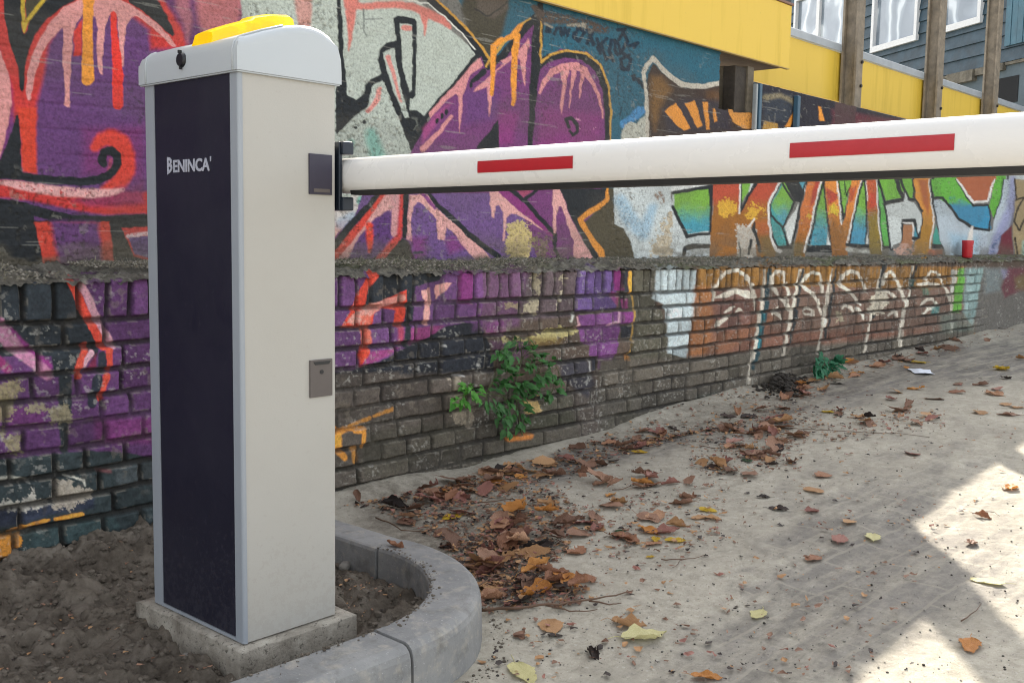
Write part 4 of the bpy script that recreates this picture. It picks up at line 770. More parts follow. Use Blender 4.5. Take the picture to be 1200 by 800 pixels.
br.inputs['Mortar Size'].default_value = 0.006; br.inputs['Mortar Smooth'].default_value = 0.5; br.inputs['Bias'].default_value = 0
br.inputs['Color1'].default_value = L4('5b5857'); br.inputs['Color2'].default_value = L4('6f6b6b'); br.inputs['Mortar'].default_value = L4('8f8a80')
bcol = t.mix(t.math('MULTIPLY', t.ramp(n2, [(0.45, (0, 0, 0, 1)), (0.62, (1, 1, 1, 1))]), 0.6), br.outputs['Color'], L4('8c887f'))
mix = at('bricks')
smap = t.n('ShaderNodeMapping'); smap.inputs['Scale'].default_value = (0.35, 1.6, 1); t.l(co, smap.inputs['Vector'])
brk = t.math('MULTIPLY', mix, t.ramp(t.noise(9, 6, .65, smap.outputs[0]), [(0.38, (0.15, .15, .15, 1)), (0.55, (1, 1, 1, 1))]))
col = t.mix(brk, sand, bcol)
col = t.mix(t.math('MULTIPLY', at('damp'), t.ramp(t.noise(14, 9, .78, smap.outputs[0]), [(.40, (.05, .05, .05, 1)), (.72, (.62, .62, .62, 1))])), col, L4('615e59'))
col = t.mix(t.math('MULTIPLY', at('litter'), t.ramp(n2, [(.3, (1, 1, 1, 1)), (.6, (.35, .35, .35, 1))])), col, L4('453b31'))
far_ = t.n('ShaderNodeAttribute', attribute_name='bricks')
t.base(col); t.rough(0.92); t.b.inputs['Specular IOR Level'].default_value = 0.25
b = t.bump(n3, 0.004, 0.8); b = t.bump(n4, 0.0015, 0.8, b); b = t.bump(n2, 0.008, 0.6, b); t.bump(t.math('MULTIPLY', br.outputs['Fac'], brk), 0.004, -0.5, b)
M_GROUND = t.m
tag(link('ground', me, M_GROUND), 'sandy lane of sand-covered grey paving bricks', None, None, 'structure')

# soil inside the kerb
KC = (1.135, 1.645); RI, RO = 0.315, 0.428
def soil_h(X, Y):
    z = -0.748+0.035*sstep(1.75, 2.25, Y)*(1-sstep(1.3, 1.6, X))+0.02*sstep(1.0, 0.4, X)
    z = z+(fbm(X*4, Y*4, 150, 3)-0.5)*0.06
    c1 = fbm(X*13, Y*13, 151, 4); z = z+np.abs(c1-0.5)*-0.11+0.012
    z = z+(fbm(X*38, Y*38, 152, 4)-0.5)*0.034+(fbm(X*90, Y*90, 153, 2)-0.5)*0.012
    # foot prints and a flattened clod
    for (cx, cy, ax, ay, d) in ((0.78, 1.72, .10, .06, -.022), (0.86, 1.93, .09, .05, -.018), (0.93, 1.62, .05, .05, -.012)): z = z+d*np.exp(-(((X-cx)/ax)**2+((Y-cy)/ay)**2)**2)
    for (cx, cy, r_, d) in ((0.93, 1.985, .045, .026), (1.06, 2.12, .04, .02), (0.80, 2.1, .05, .02), (1.36, 1.62, .03, .012)): z = z+d*np.exp(-(((X-cx)**2+(Y-cy)**2)/r_**2)**2)
    return z
xs = np.arange(-0.6, 1.475, 0.0055); ys = np.arange(1.31, 2.262, 0.0055); xs = np.concatenate([[-3, -2, -1.4, -1, -.8], xs])
X, Y = np.meshgrid(xs, ys); Z = soil_h(X, Y)
rad = np.hypot(X-KC[0], Y-KC[1]); out_ = ((X > KC[0]) & (Y < KC[1]) & (rad > RI+0.022)) | (X > KC[0]+RI+0.022) | (Y < KC[1]-RI-0.022)
me = grid_mesh('soil', np.stack([X, Y, Z], -1)[::-1], keep=(~out_)[::-1])
t = NT('dug_soil'); co = t.co()
n1 = t.noise(12, 8, 0.7, co); n2 = t.noise(90, 6, 0.7, co); n3 = t.noise(320, 4, .7, co)
c = t.ramp(n1, [(0.3, '433c34'), (0.5, '675f55'), (0.75, '857d72')]); c = t.mix(t.ramp(n2, [(0.3, (.7, .7, .7, 1)), (0.42, (0, 0, 0, 1))]), c, L4('2f2a25'))
c = t.mix(t.ramp(n3, [(0.66, (0, 0, 0, 1)), (0.72, (.8, .8, .8, 1))]), c, L4('8d877c'))
t.base(c); t.rough(0.95); t.b.inputs['Specular IOR Level'].default_value = .2
b = t.bump(n2, 0.006, 0.9); t.bump(n3, 0.002, 0.9, b); M_SOIL = t.m
tag(link('soil', me, M_SOIL), 'loose dug grey-brown soil between the kerb and the wall', None, None, 'structure')
def surf(x, y):
    r = math.hypot(x-KC[0], y-KC[1])
    ins = (x < KC[0]+RI) and (y > KC[1]-RI) and not (x > KC[0] and y < KC[1] and r > RI) and y < 2.25
    return float(soil_h(np.array([x]), np.array([y]))[0]) if ins else gh(x, y)

# pebbles and crumbs
def blob_mesh(pts, name, mats, lab, lo=.003, hi=.009, flat=.7):
    V = []; Fc = []; 
    ico = bmesh.new(); bmesh.ops.create_icosphere(ico, subdivisions=1, radius=1); iv = np.array([v_.co[:] for v_ in ico.verts]); fi = [[v_.index for v_ in f_.verts] for f_ in ico.faces]; ico.free()
    for k, (x, y, z) in enumerate(pts):
        s = lo+(hi-lo)*rng.random()**2.5; a = iv*(1+0.35*(rng.random(iv.shape)-.5))*s*np.array([1, .6+.5*rng.random(), flat*(.6+.6*rng.random())]); th = rng.random()*6.3
        a = np.c_[a[:, 0]*math.cos(th)-a[:, 1]*math.sin(th), a[:, 0]*math.sin(th)+a[:, 1]*math.cos(th), a[:, 2]]+np.array([x, y, z+s*.25])
        Fc += [[i+len(V) for i in f_] for f_ in fi]; V += a.tolist()
    me = bpy.data.meshes.new(name); me.from_pydata(V, [], Fc); o = link(name, me, mats); tag(o, lab, None, None, 'stuff'); 
    return o, len(fi)
M_PEB = basic('soil_crumb', '6a635a', 0.95, 0.5, 30, 0.002, 150); M_DEB = basic('dark_crumb', '35302a', 0.95, 0.4, 60); M_PEBL = basic('pebble', '8a867e', .85, .3, 30)
pts = []
while len(pts) < 3600:
    x = random.uniform(0.45, 1.44); y = random.uniform(1.33, 2.24)
    if 0.94 < x < 1.21 and 1.43 < y < 1.82: continue
    if x > KC[0] and y < KC[1] and math.hypot(x-KC[0], y-KC[1]) > RI-.01: continue
    pts.append((x, y, surf(x, y)))
blob_mesh(pts, 'soil_crumbs', M_SOIL, 'crumbs of loose soil scattered over the dug bed', .001, .010)

# ------------------------------------------------------------------ kerb stones
t = NT('kerb_concrete'); co = t.co(); n1 = t.noise(7, 6, .6, co); n2 = t.noise(170, 4, .7, co); n3 = t.noise(40, 5, .6, co)
c = t.ramp(n1, [(.3, '696a6b'), (.7, '8a8a88')]); c = t.mix(t.ramp(n2, [(.62, (0, 0, 0, 1)), (.7, (.6, .6, .6, 1))]), c, L4('b0b0ae')); c = t.mix(t.ramp(n2, [(.3, (.6, .6, .6, 1)), (.36, (0, 0, 0, 1))]), c, L4('4e5054'))
c = t.mix(t.ramp(n3, [(.52, (0, 0, 0, 1)), (.70, (.7, .7, .7, 1))]), c, L4('9b968b')); c = t.mix(t.ramp(t.noise(16, 7, .7, co), [(.52, (0, 0, 0, 1)), (.68, (.65, .65, .65, 1))]), c, L4('57544f'))
t.base(c); t.rough(.8); b = t.bump(n2, .0012, .8); t.bump(n3, .003, .5, b); M_KERB = t.m
KZ = -0.68
prof = [(0, -.16), (0, -.008), (.003, -.002), (.009, 0), (.082, -.001), (.091, -.004), (.098, -.011), (.1015, -.021), (.103, -.035), (.106, -.16)]   # inner -> outer
def kerb(path, lab, dz=0):
    """path: list of (x, y, nx, ny): inner edge point and outward normal"""
    bm = bmesh.new(); rings = []
    for (x, y, nx, ny) in path:
        rings.append([bm.verts.new((x+nx*a, y+ny*a, KZ+dz+b_)) for a, b_ in prof])
    for i in range(len(rings)-1):
        for k in range(len(prof)-1): bm.faces.new((rings[i][k], rings[i+1][k], rings[i+1][k+1], rings[i][k+1]))
    bm.faces.new(rings[0]); bm.faces.new(rings[-1][::-1])
    es = [e_ for e_ in bm.edges if len(e_.link_faces) == 2 and e_.calc_face_angle(0) > 1.2]
    bmesh.ops.bevel(bm, geom=es, offset=.003, segments=2, affect='EDGES')
    o = bm_obj('kerb_stone', bm, M_KERB, smooth=False); tag(o, lab, 'kerb stone', 'kerb stones round the soil bed'); return o
def arc(a0, a1, n=26): return [(KC[0]+RI*math.cos(a), KC[1]+RI*math.sin(a), math.cos(a), math.sin(a)) for a in np.linspace(math.radians(a0), math.radians(a1), n)]
kerb(arc(-89.6, 6, 34), 'curved grey concrete kerb stone rounding the corner of the soil bed')
kerb([(KC[0]-0.003-x, KC[1]-RI, 0, -1) for x in np.linspace(0, 0.62, 6)], 'straight kerb stone in front of the concrete footing, at the bottom edge', -.002)
kerb([(KC[0]-0.635-x, KC[1]-RI, 0, -1) for x in np.linspace(0, 1.0, 6)], 'straight kerb stone further left, beyond the one before the footing')
kerb([(KC[0]+RI-.0025, KC[1]+0.042+y, 1, 0) for y in np.linspace(0, 0.5, 6)], 'straight kerb stone behind the barrier, running back to the wall', -.003)

pts = []
for _ in range(700):
    a = math.radians(random.uniform(-92, 8)); q = random.choice((RI+abs(random.gauss(0, .012)), RO+.012+abs(random.gauss(0, .02)))); x, y = KC[0]+q*math.cos(a), KC[1]+q*math.sin(a)
    if random.random() < .35: x = KC[0]-random.random()*.5; y = KC[1]-q
    if RI < q < RI+.1: pts.append((x, y, KZ-.001))
    else: pts.append((x, y, gh(x, y)))
blob_mesh(pts, 'spilled_soil', M_SOIL, 'soil crumbs spilled on the kerb edge and along its foot', .0008, .0045)
# ------------------------------------------------------------------ barrier
def dusty(name, c, rough, dust, amt):
    t = NT(name); co = t.co(); sp = t.n('ShaderNodeSeparateXYZ'); t.l(co, sp.inputs[0])
    h = t.n('ShaderNodeMapRange'); t.l(sp.outputs['Z'], h.inputs['Value']); h.inputs['From Min'].default_value = ZDUST; h.inputs['From Max'].default_value = ZDUST+.24; h.inputs['To Min'].default_value = 1; h.inputs['To Max'].default_value = 0
    spl = t.ramp(t.math('ADD', t.noise(90, 5, .7, co), t.math('MULTIPLY', h.outputs[0], .17)), [(.62, (0, 0, 0, 1)), (.68, (1, 1, 1, 1))])
    film = t.ramp(t.noise(6, 6, .6, co), [(.4, (0, 0, 0, 1)), (.75, (.5, .5, .5, 1))])
    f = t.math('MULTIPLY', t.math('MAXIMUM', t.math('MULTIPLY', spl, .8), film), amt)
    t.base(t.mix(f, L4(c), L4(dust))); t.rough(t.math('ADD', t.math('MULTIPLY', t.noise(14, 5, .6, co), .25), rough-.1)); t.bump(t.noise(420, 3, .6, co), .0003, .6); return t.m
ZDUST = -.694
M_GREY = dusty('light_grey_paint', 'a4a29c', 0.45, '8f897d', .28); M_ALU = basic('sky_tinted_silver', '8e949b', 0.4, 0.04, 5)  # profile colour carries the bluish skylight cast of its left-facing side
M_CAP = basic('cap_plastic', 'aab0b4', 0.35, 0.03, 5, 0.0002, 400); M_NAVY = dusty('navy_panel', '101123', 0.5, '4b4a52', .22); M_BLK = basic('black_plastic', '16181c', 0.45, 0.2, 40)
M_VENT = basic('taupe_cover', '57504d', 0.55, 0.1, 20); M_VENT2 = basic('navy_cover', '2b2738', 0.45, 0.1, 20); M_BRK = basic('bracket_steel', '202833', 0.4, 0.2, 20, metal=0.3)
M_WHT = dusty('white_enamel', 'd2d0cd', .26, 'b2ada2', .12); M_RED = basic('red_reflective', 'a3111f', 0.4, 0.08, 60); M_RUB = basic('black_rubber', '1b1a1a', 0.6); M_LOGO = basic('logo_silver', 'a5a8b4', 0.5); M_SCREW = basic('screw', 'b9bcc0', .35, metal=.8)
t = NT('amber_lens'); co = t.co(); t.base(L4('f5c900')); t.rough(.18); t.b.inputs['Transmission Weight'].default_value = .35; t.b.inputs['Subsurface Weight'].default_value = .3; t.b.inputs['Subsurface Radius'].default_value = (.02, .012, .002)
t.b.inputs['Emission Color'].default_value = L4('ffd000'); t.b.inputs['Emission Strength'].default_value = .10; M_AMB = t.m
t = NT('footing_concrete'); co = t.co(); n1 = t.noise(18, 8, .7, co); n2 = t.noise(120, 4, .7, co); c = t.ramp(n1, [(.3, '70695e'), (.6, 'a09a8e'), (.8, 'bab6ac')]); c = t.mix(t.ramp(n2, [(.36, (.9, .9, .9, 1)), (.43, (0, 0, 0, 1))]), c, L4('57524a'))
t.base(c); t.rough(.9); b = t.bump(n2, .003, .9); t.bump(n1, .006, .6, b); M_FOOT = t.m
X0, X1b, Y0, Y1b, ZB, ZT = 0.963, 1.160, 1.459, 1.757, -0.694, 0.2556
# footing: a rough cast block
bm = bmesh.new(); bx(bm, 0.948, 1.195, 1.444, 1.795, -0.84, -0.697)
bmesh.ops.subdivide_edges(bm, edges=bm.edges[:], cuts=22, use_grid_fill=True)
for v_ in bm.verts:
    x, y, z = v_.co; e1 = min(x-.948, 1.195-x); e2 = min(y-1.444, 1.795-y); top = z > -0.6975
    nn = vnoise(np.array([x*40.]), np.array([(y+z)*40.]), 160)[0]-.5; n6 = vnoise(np.array([x*12.+z*9]), np.array([y*12.]), 161)[0]-.5
    v_.co.x += n6*.008+nn*.003; v_.co.y += n6*.006+nn*.003
    if top: v_.co.z += (-0.004 if min(e1, e2) < .004 else 0)+nn*.0015
    elif z > -.71 and (e1 < .002 or e2 < .002): v_.co.z += nn*.006
o = bm_obj('concrete_footing', bm, M_FOOT, smooth=True); tag(o, 'rough pale concrete footing slab under the barrier cabinet', 'footing')
bar = empty('barrier_gate', (1.06, 1.6, ZB)); tag(bar, 'grey and navy barrier cabinet with amber lamp and long white boom with red stripes', 'barrier')
# body with rounded corner posts
def rrect(x0, x1, y0, y1, r, n=5):
    out = []
    for (cx, cy, a0) in ((x1-r, y1-r, 0), (x0+r, y1-r, 90), (x0+r, y0+r, 180), (x1-r, y0+r, 270)):
        for k in range(n+1): a = math.radians(a0+90*k/n); out.append((cx+r*math.cos(a), cy+r*math.sin(a)))
    return out
bm = bmesh.new(); prism(bm, [(x, y, ZB) for x, y in rrect(X0+.003, X1b, Y0+.0015, Y1b-.0015, .004)], (0, 0, ZT-ZB+.02)); bm_obj('cabinet_body', bm, M_GREY, bar, True)
bpy.data.objects['cabinet_body'].data.polygons.foreach_set('use_smooth', [False]*len(bpy.data.objects['cabinet_body'].data.polygons))
for (ya, yb, sgn) in ((Y0, 1.4835, 1), (1.7225, Y1b, -1)):   # corner profiles
    bm = bmesh.new(); r = .006
    if sgn > 0: pts = [(X0, yb)]+[(X0+r-r*math.cos(a), Y0+r-r*math.sin(a)) for a in np.linspace(0, math.pi/2, 8)]+[(X0+.0075, Y0), (X0+.0075, Y0+.003), (X0+.005, yb)]
    else: pts = [(X0, ya)]+[(X0+r-r*math.cos(a), Y1b-r+r*math.sin(a)) for a in np.linspace(0, math.pi/2, 8)]+[(X0+.0075, Y1b), (X0+.0075, Y1b-.003), (X0+.005, ya)]
    prism(bm, [(a, b_, ZB-.001) for a, b_ in pts], (0, 0, ZT-ZB+.002)); bm_obj('corner_profile', bm, M_ALU, bar)
bm = bmesh.new(); bx(bm, X0+.0005, X0+.006, 1.4850, 1.7210, ZB+.006, ZT+.01, .0008); pan = bm_obj('navy_panel', bm, M_NAVY, bar)
bm = bmesh.new(); bx(bm, X0-.0005, X0+.006, 1.4840, 1.7220, ZB-.0005, ZB+.005); bm_obj('panel_rail', bm, M_ALU, pan)
# logo
def text_mesh(s, size, name, mat, parent, M, off=0.0, ext=.0006):
    cu = bpy.data.curves.new(name+'_c', 'FONT'); cu.body = s; cu.size = size; cu.extrude = ext; cu.offset = off; cu.resolution_u = 3
    o = bpy.data.objects.new(name+'_c', cu); COL.objects.link(o); bpy.context.view_layer.update()
    me = bpy.data.meshes.new_from_object(o.evaluated_get(bpy.context.evaluated_depsgraph_get())); bpy.data.objects.remove(o); me.name = name
    co_ = np.zeros(len(me.vertices)*3); me.vertices.foreach_get('co', co_); co_ = co_.reshape(-1, 3); bb = (co_.min(0), co_.max(0)); 
    return me, co_, bb
def place_text(s, ya, yb, za, zb_, off=0.02):
    me, co_, (lo, hi) = text_mesh(s, 1.0, 'logo', M_LOGO, pan, None, off)
    y = ya+(co_[:, 0]-lo[0])/(hi[0]-lo[0])*(yb-ya); z = za+(co_[:, 1]-lo[1])/(hi[1]-lo[1])*(zb_-za); x = X0-.0003+np.where(co_[:, 2] > 0, -.0006, .0004)
    me.vertices.foreach_set('co', np.stack([x, y, z], -1).reshape(-1).astype(np.float32)); me.materials.clear(); link('logo', me, M_LOGO, pan)
# the initial is taller, its foot dips and is cut on a slant
me, co_, (lo, hi) = text_mesh('B', 1.0, 'logo', M_LOGO, pan, None, .03)
tx = (co_[:, 0]-lo[0])/(hi[0]-lo[0]); tz = (co_[:, 1]-lo[1])/(hi[1]-lo[1]); z = (.0965+.006*tx)+tz*(.1275-.0965-.006*tx-.002*tx)
me.vertices.foreach_set('co', np.stack([X0-.0003+np.where(co_[:, 2] > 0, -.0006, .0004), 1.680-tx*.0165, z], -1).reshape(-1).astype(np.float32)); me.materials.clear(); link('logo', me, M_LOGO, pan)
place_text('ENINCA', 1.660, 1.545, .0995, .1215, .028); place_text("'", 1.5435, 1.5405, .1150, .1235, .02)
# cap: one moulded hood
sec = [(X0-.006, .2565), (X0-.006, .290), (X0-.003, .301), (X0+.004, .309), (X0+.015, .314), (X0+.05, .327), (X0+.09, .340), (X0+.12, .3465), (X0+.145, .348), (X0+.164, .345), (X0+.182, .337), (X0+.196, .320), (X0+.203, .298), (X0+.2045, .275), (X0+.2045, .2565)]
bm = bmesh.new(); rings = []
cxm = X0+.096
def _q(r, n=7): return [(r*(1-math.cos(a)), r*(1-math.sin(a))) for a in np.linspace(.0, math.pi/2, n)]
for (yy, ins) in [(Y0-.006+a, b_) for a, b_ in _q(.016)]+[(Y0+.05, 0), (Y0+.15, 0)]+[(Y1b+.006-a, b_) for a, b_ in _q(.030)][::-1]:
    rr_ = []
    for i_, (x, z) in enumerate(sec):
        T_ = .312 if i_ < 4 else (.338 if i_ > 9 else z); rr_.append(bm.verts.new((x, yy, min(z, T_-ins))))
    rings.append(rr_)
for a, b_ in zip(rings[:-1], rings[1:]):
    for k in range(len(sec)-1): bm.faces.new((a[k], b_[k], b_[k+1], a[k+1]))
    bm.faces.new((a[-1], b_[-1], b_[0], a[0]))
bm.faces.new(rings[0]); bm.faces.new(rings[-1][::-1])
cap = bm_obj('cap', bm, M_CAP, bar, True); 
md = cap.modifiers.new('smooth', 'EDGE_SPLIT'); md.split_angle = math.radians(38)
bm = bmesh.new(); bx(bm, X0-.004, X1b+.005, Y0-.004, Y1b+.004, .2540, .2562); bm_obj('cap_rim', bm, M_CAP, cap)
# raised ridge running over the hood next to the near edge
bm = bmesh.new(); tube(bm, [(x-(.0008 if i < 3 else 0), Y0+.006, z+(.0005 if i > 3 else 0)) for i, (x, z) in enumerate(sec[:7])], .0017, 6); bm_obj('cap_ridge', bm, M_CAP, cap, True)
bm = bmesh.new(); tube(bm, [(x-(.0008 if i < 3 else 0), Y1b-.020, z) for i, (x, z) in enumerate(sec[:5])], .0015, 6); bm_obj('cap_ridge', bm, M_CAP, cap, True)
bm = bmesh.new(); bmesh.ops.create_cone(bm, segments=24, radius1=.0125, radius2=.0105, depth=.006, cap_ends=True, matrix=Matrix.Translation((X0-.0085, 1.616, .2865))@Matrix.Rotation(-math.pi/2, 4, 'Y'))
bx(bm, X0-.0135, X0-.0075, 1.6135, 1.6185, .297, .3025, .001); bx(bm, X0-.012, X0-.0075, 1.6145, 1.6175, .2705, .2755, .0006); bm_obj('lock_cover', bm, M_BLK, cap)
# lamp
M_RIB = basic('amber_rib', 'd99a00', .4)
bm = bmesh.new()
lsec = [(.0, .312, .0), (.004, .330, .006), (.018, .337, .010), (.05, .350, .012), (.085, .363, .012), (.09, .368, .010), (.12, .377, .010), (.162, .3825, .010), (.168, .379, .008), (.172, .346, .0)]
rings = []
for (dx, zt, inn) in lsec:
    x = X0+.004+dx; zb_ = np.interp(x, [s_[0] for s_ in sec[3:10]], [s_[1] for s_ in sec[3:10]])-.004; hw = .031
    zt = max(zt, zb_+.002)
    rings.append([bm.verts.new((x, 1.573+a*hw, z)) for a, z in ((-1, zb_), (-.97, zb_+(zt-zb_)*.5), (-.82, zb_+(zt-zb_)*.86), (-.5, zt-.001), (0, zt), (.5, zt-.001), (.82, zb_+(zt-zb_)*.86), (.97, zb_+(zt-zb_)*.5), (1, zb_))])
for a, b_ in zip(rings[:-1], rings[1:]):
    for k in range(8): bm.faces.new((a[k], b_[k], b_[k+1], a[k+1]))
    bm.faces.new((a[8], b_[8], b_[0], a[0]))
bm.faces.new(rings[0]); bm.faces.new(rings[-1][::-1])
lamp = bm_obj('amber_lamp', bm, M_AMB, bar, True); md = lamp.modifiers.new('s', 'EDGE_SPLIT'); md.split_angle = math.radians(40)
for dx in (.03, .055, .098, .128):
    bm = bmesh.new(); bx(bm, X0+dx, X0+dx+.003, 1.546, 1.600, .32, .326+dx*.28)
    bm_obj('lens_rib', bm, M_RIB, lamp)
# covers on the near face
def cover(z0, z1, m, top):
    bm = bmesh.new(); bx(bm, 1.1015, 1.150, Y0-.0018, Y0+.002, z0, z1, .0006); o = bm_obj('slot_cover', bm, m, bar)
    bm = bmesh.new()
    if top: prism(bm, [(1.108, Y0-.0026, z1-.003), (1.146, Y0-.0026, z1-.003), (1.142, Y0-.0026, z1-.009), (1.112, Y0-.0026, z1-.009)], (0, .001, 0)); bmesh.ops.create_cone(bm, segments=16, radius1=.004, radius2=.004, depth=.001, cap_ends=True, matrix=Matrix.Translation((1.126, Y0-.0022, z0+.044))@Matrix.Rotation(math.pi/2, 4, 'X'))
    else: bx(bm, 1.110, 1.144, Y0-.0028, Y0-.0016, z0+.004, z0+.010, .0003)
    bm_obj('finger_grip', bm, M_BLK if top else M_VENT, o)
cover(.0655, .1345, M_VENT2, False); cover(-.288, -.222, M_VENT, True)
# bracket and boom
AX, AR = 1.205, .0315
AZ = lambda y: .101+(.102-.101)+(1.482-y)*.0062
bm = bmesh.new(); bx(bm, 1.1605, 1.170, 1.50, 1.66, .050, .152, .002); bm_obj('drive_flange', bm, M_BRK, bar)
bm = bmesh.new(); bx(bm, 1.1685, 1.1765, 1.462, 1.70, .040, .160, .002); br_ = bm_obj('bracket_plate', bm, M_BRK, bar)
for (za, zb_) in ((.1375, .1605), (.0395, .0635)):
    bm = bmesh.new(); bx(bm, 1.172, 1.197, 1.455, 1.70, za, zb_, .003); bm_obj('clamp_jaw', bm, M_BRK, br_)
for z in (.149, .052, .13, .07):
    bm = bmesh.new(); bmesh.ops.create_uvsphere(bm, u_segments=8, v_segments=6, radius=.0028, matrix=Matrix.Translation((1.1755, 1.468, z)))
    bm_obj('rivet', bm, M_SCREW, br_)
bm = bmesh.new(); bx(bm, 1.1765, 1.181, 1.475, 1.70, .066, .1365, .001); bm_obj('spacer', bm, M_WHT, br_)
def boom_ring(bm, y, k=1.0, n=28):
    out = []
    for i in range(n):
        a = 2*math.pi*i/n; cx_, sz_ = math.cos(a), math.sin(a)
        x = AX+.0265*k*math.copysign(abs(cx_)**.85, cx_); z = AZ(y)+AR*k*math.copysign(abs(sz_)**.8, sz_)
        out.append(bm.verts.new((x, y, z)))
    return out
bm = bmesh.new(); rg_ = [boom_ring(bm, y, k) for y, k in [(1.70, .95), (1.487, .95), (1.4865, 1.0), (1.4, 1.0)]+[(y, 1.0) for y in np.linspace(1.2, -2.6, 12)]]
for a, b_ in zip(rg_[:-1], rg_[1:]):
    for i in range(28): bm.faces.new((a[i], a[(i+1) % 28], b_[(i+1) % 28], b_[i]))
bm.faces.new(rg_[0]); bm.faces.new(rg_[-1][::-1]); boom = bm_obj('boom_arm', bm, M_WHT, bar, True); md = boom.modifiers.new('s', 'EDGE_SPLIT'); md.split_angle = math.radians(50)
bm = bmesh.new()
ya, yb = 1.455, -2.6
vs = []
for y in (ya, yb): z = AZ(y)-AR; vs.append([bm.verts.new(p) for p in ((AX-.017, y, z+.005), (AX-.015, y, z-.003), (AX+.015, y, z-.003), (AX+.017, y, z+.005))])
for k in range(4): bm.faces.new((vs[0][k], vs[0][(k+1) % 4], vs[1][(k+1) % 4], vs[1][k]))
bm.faces.new(vs[0]); bm.faces.new(vs[1][::-1]); bm_obj('rubber_edge', bm, M_RUB, boom)
# red strips follow the tube's side
def strip_on(y0, y1):
    bm = bmesh.new(); R0 = []
    for y in np.linspace(y0, y1, 6):
        row_ = []
        for q in np.linspace(-.0085, .0095, 7):
            s_ = q/AR; sz_ = math.copysign(abs(s_)**(1/.8), s_); cx_ = -math.sqrt(max(0, 1-sz_*sz_)); x = AX+.0265*math.copysign(abs(cx_)**.85, cx_)
            row_.append(bm.verts.new((x-.0008, y, AZ(y)+q+STO)))
        R0.append(row_)
    for a, b_ in zip(R0[:-1], R0[1:]):
        for k in range(6): bm.faces.new((a[k], a[k+1], b_[k+1], b_[k]))
    bm_obj('red_strip', bm, M_RED, boom)
STO = .0008
for px0, px1 in ((560, 672), (925, 1118)): strip_on(on_x(px0, 195, 1.179)[1], on_x(px1, 180, 1.179)[1])
for k in range(1, 5): strip_on(.617-.536*k, .417-.536*k)
# ------------------------------------------------------------------ weeds growing from the wall
def leaf_mat(name, cols, rough=.5, trans=.25, vein=.0):
    t = NT(name); co = t.co(); oi = t.n('ShaderNodeObjectInfo').outputs['Random']
    n = t.noise(45, 5, .6, co); n2 = t.noise(160, 3, .6, co)
    f = t.math('ADD', t.math('MULTIPLY', n, .9), t.math('MULTIPLY', oi, .35)); f = t.math('SUBTRACT', f, .12)
    st = [(i/(len(cols)-1)*.6+.2, c) for i, c in enumerate(cols)]
    c = t.ramp(f, st); c = t.mix(t.ramp(n2, [(.6, (0, 0, 0, 1)), (.68, (.5, .5, .5, 1))]), c, L4(cols[0], .55))
    t.base(c); t.rough(rough); t.b.inputs['Specular IOR Level'].default_value = .3
    t.bump(n2, .0012, .8)
    tr = t.n('ShaderNodeBsdfTranslucent'); t.l(c, tr.inputs['Color']); mx = t.n('ShaderNodeMixShader'); mx.inputs[0].default_value = trans
    t.l(t.b.outputs[0], mx.inputs[1]); t.l(tr.outputs[0], mx.inputs[2]); t.l(mx.outputs[0], t.out.inputs[0]); return t.m
M_WEED = leaf_mat('weed_leaf', ['325630', '467a3c', '659a58'], .45); M_WEED2 = leaf_mat('young_leaf', ['2f5a24', '4b8a34', '6aa545'], .45); M_STEM = basic('weed_stem', '4d5a35', .6)
def weed_leaf(bm, p, d, up, L, Wd, lobes=3):
    """a toothed leaflet starting at p, pointing along d"""
    d = d.normalized(); s = d.cross(up).normalized(); n = s.cross(d).normalized(); N = 7; rows = []
    cv = random.uniform(.1, .35)
    for i in range(N):
        t_ = i/(N-1); w_ = Wd*.5*math.sin(math.pi*min(1, t_**.75*.97+.03))*(1+(.28 if i % 2 else -.12)) if i < N-1 else 0
        c = p+d*L*t_-n*L*cv*t_*t_
        if i == N-1: rows.append([bm.verts.new(c)]); continue
        rows.append([bm.verts.new(c-s*w_+n*w_*.3), bm.verts.new(c), bm.verts.new(c+s*w_+n*w_*.3)])
    for a, b in zip(rows[:-1], rows[1:]):
        if len(b) == 3:
            bm.faces.new((a[0], a[1], b[1], b[0])); bm.faces.new((a[1], a[2], b[2], b[1]))
        else: bm.faces.new((a[0], a[1], b[0])); bm.faces.new((a[1], a[2], b[0]))
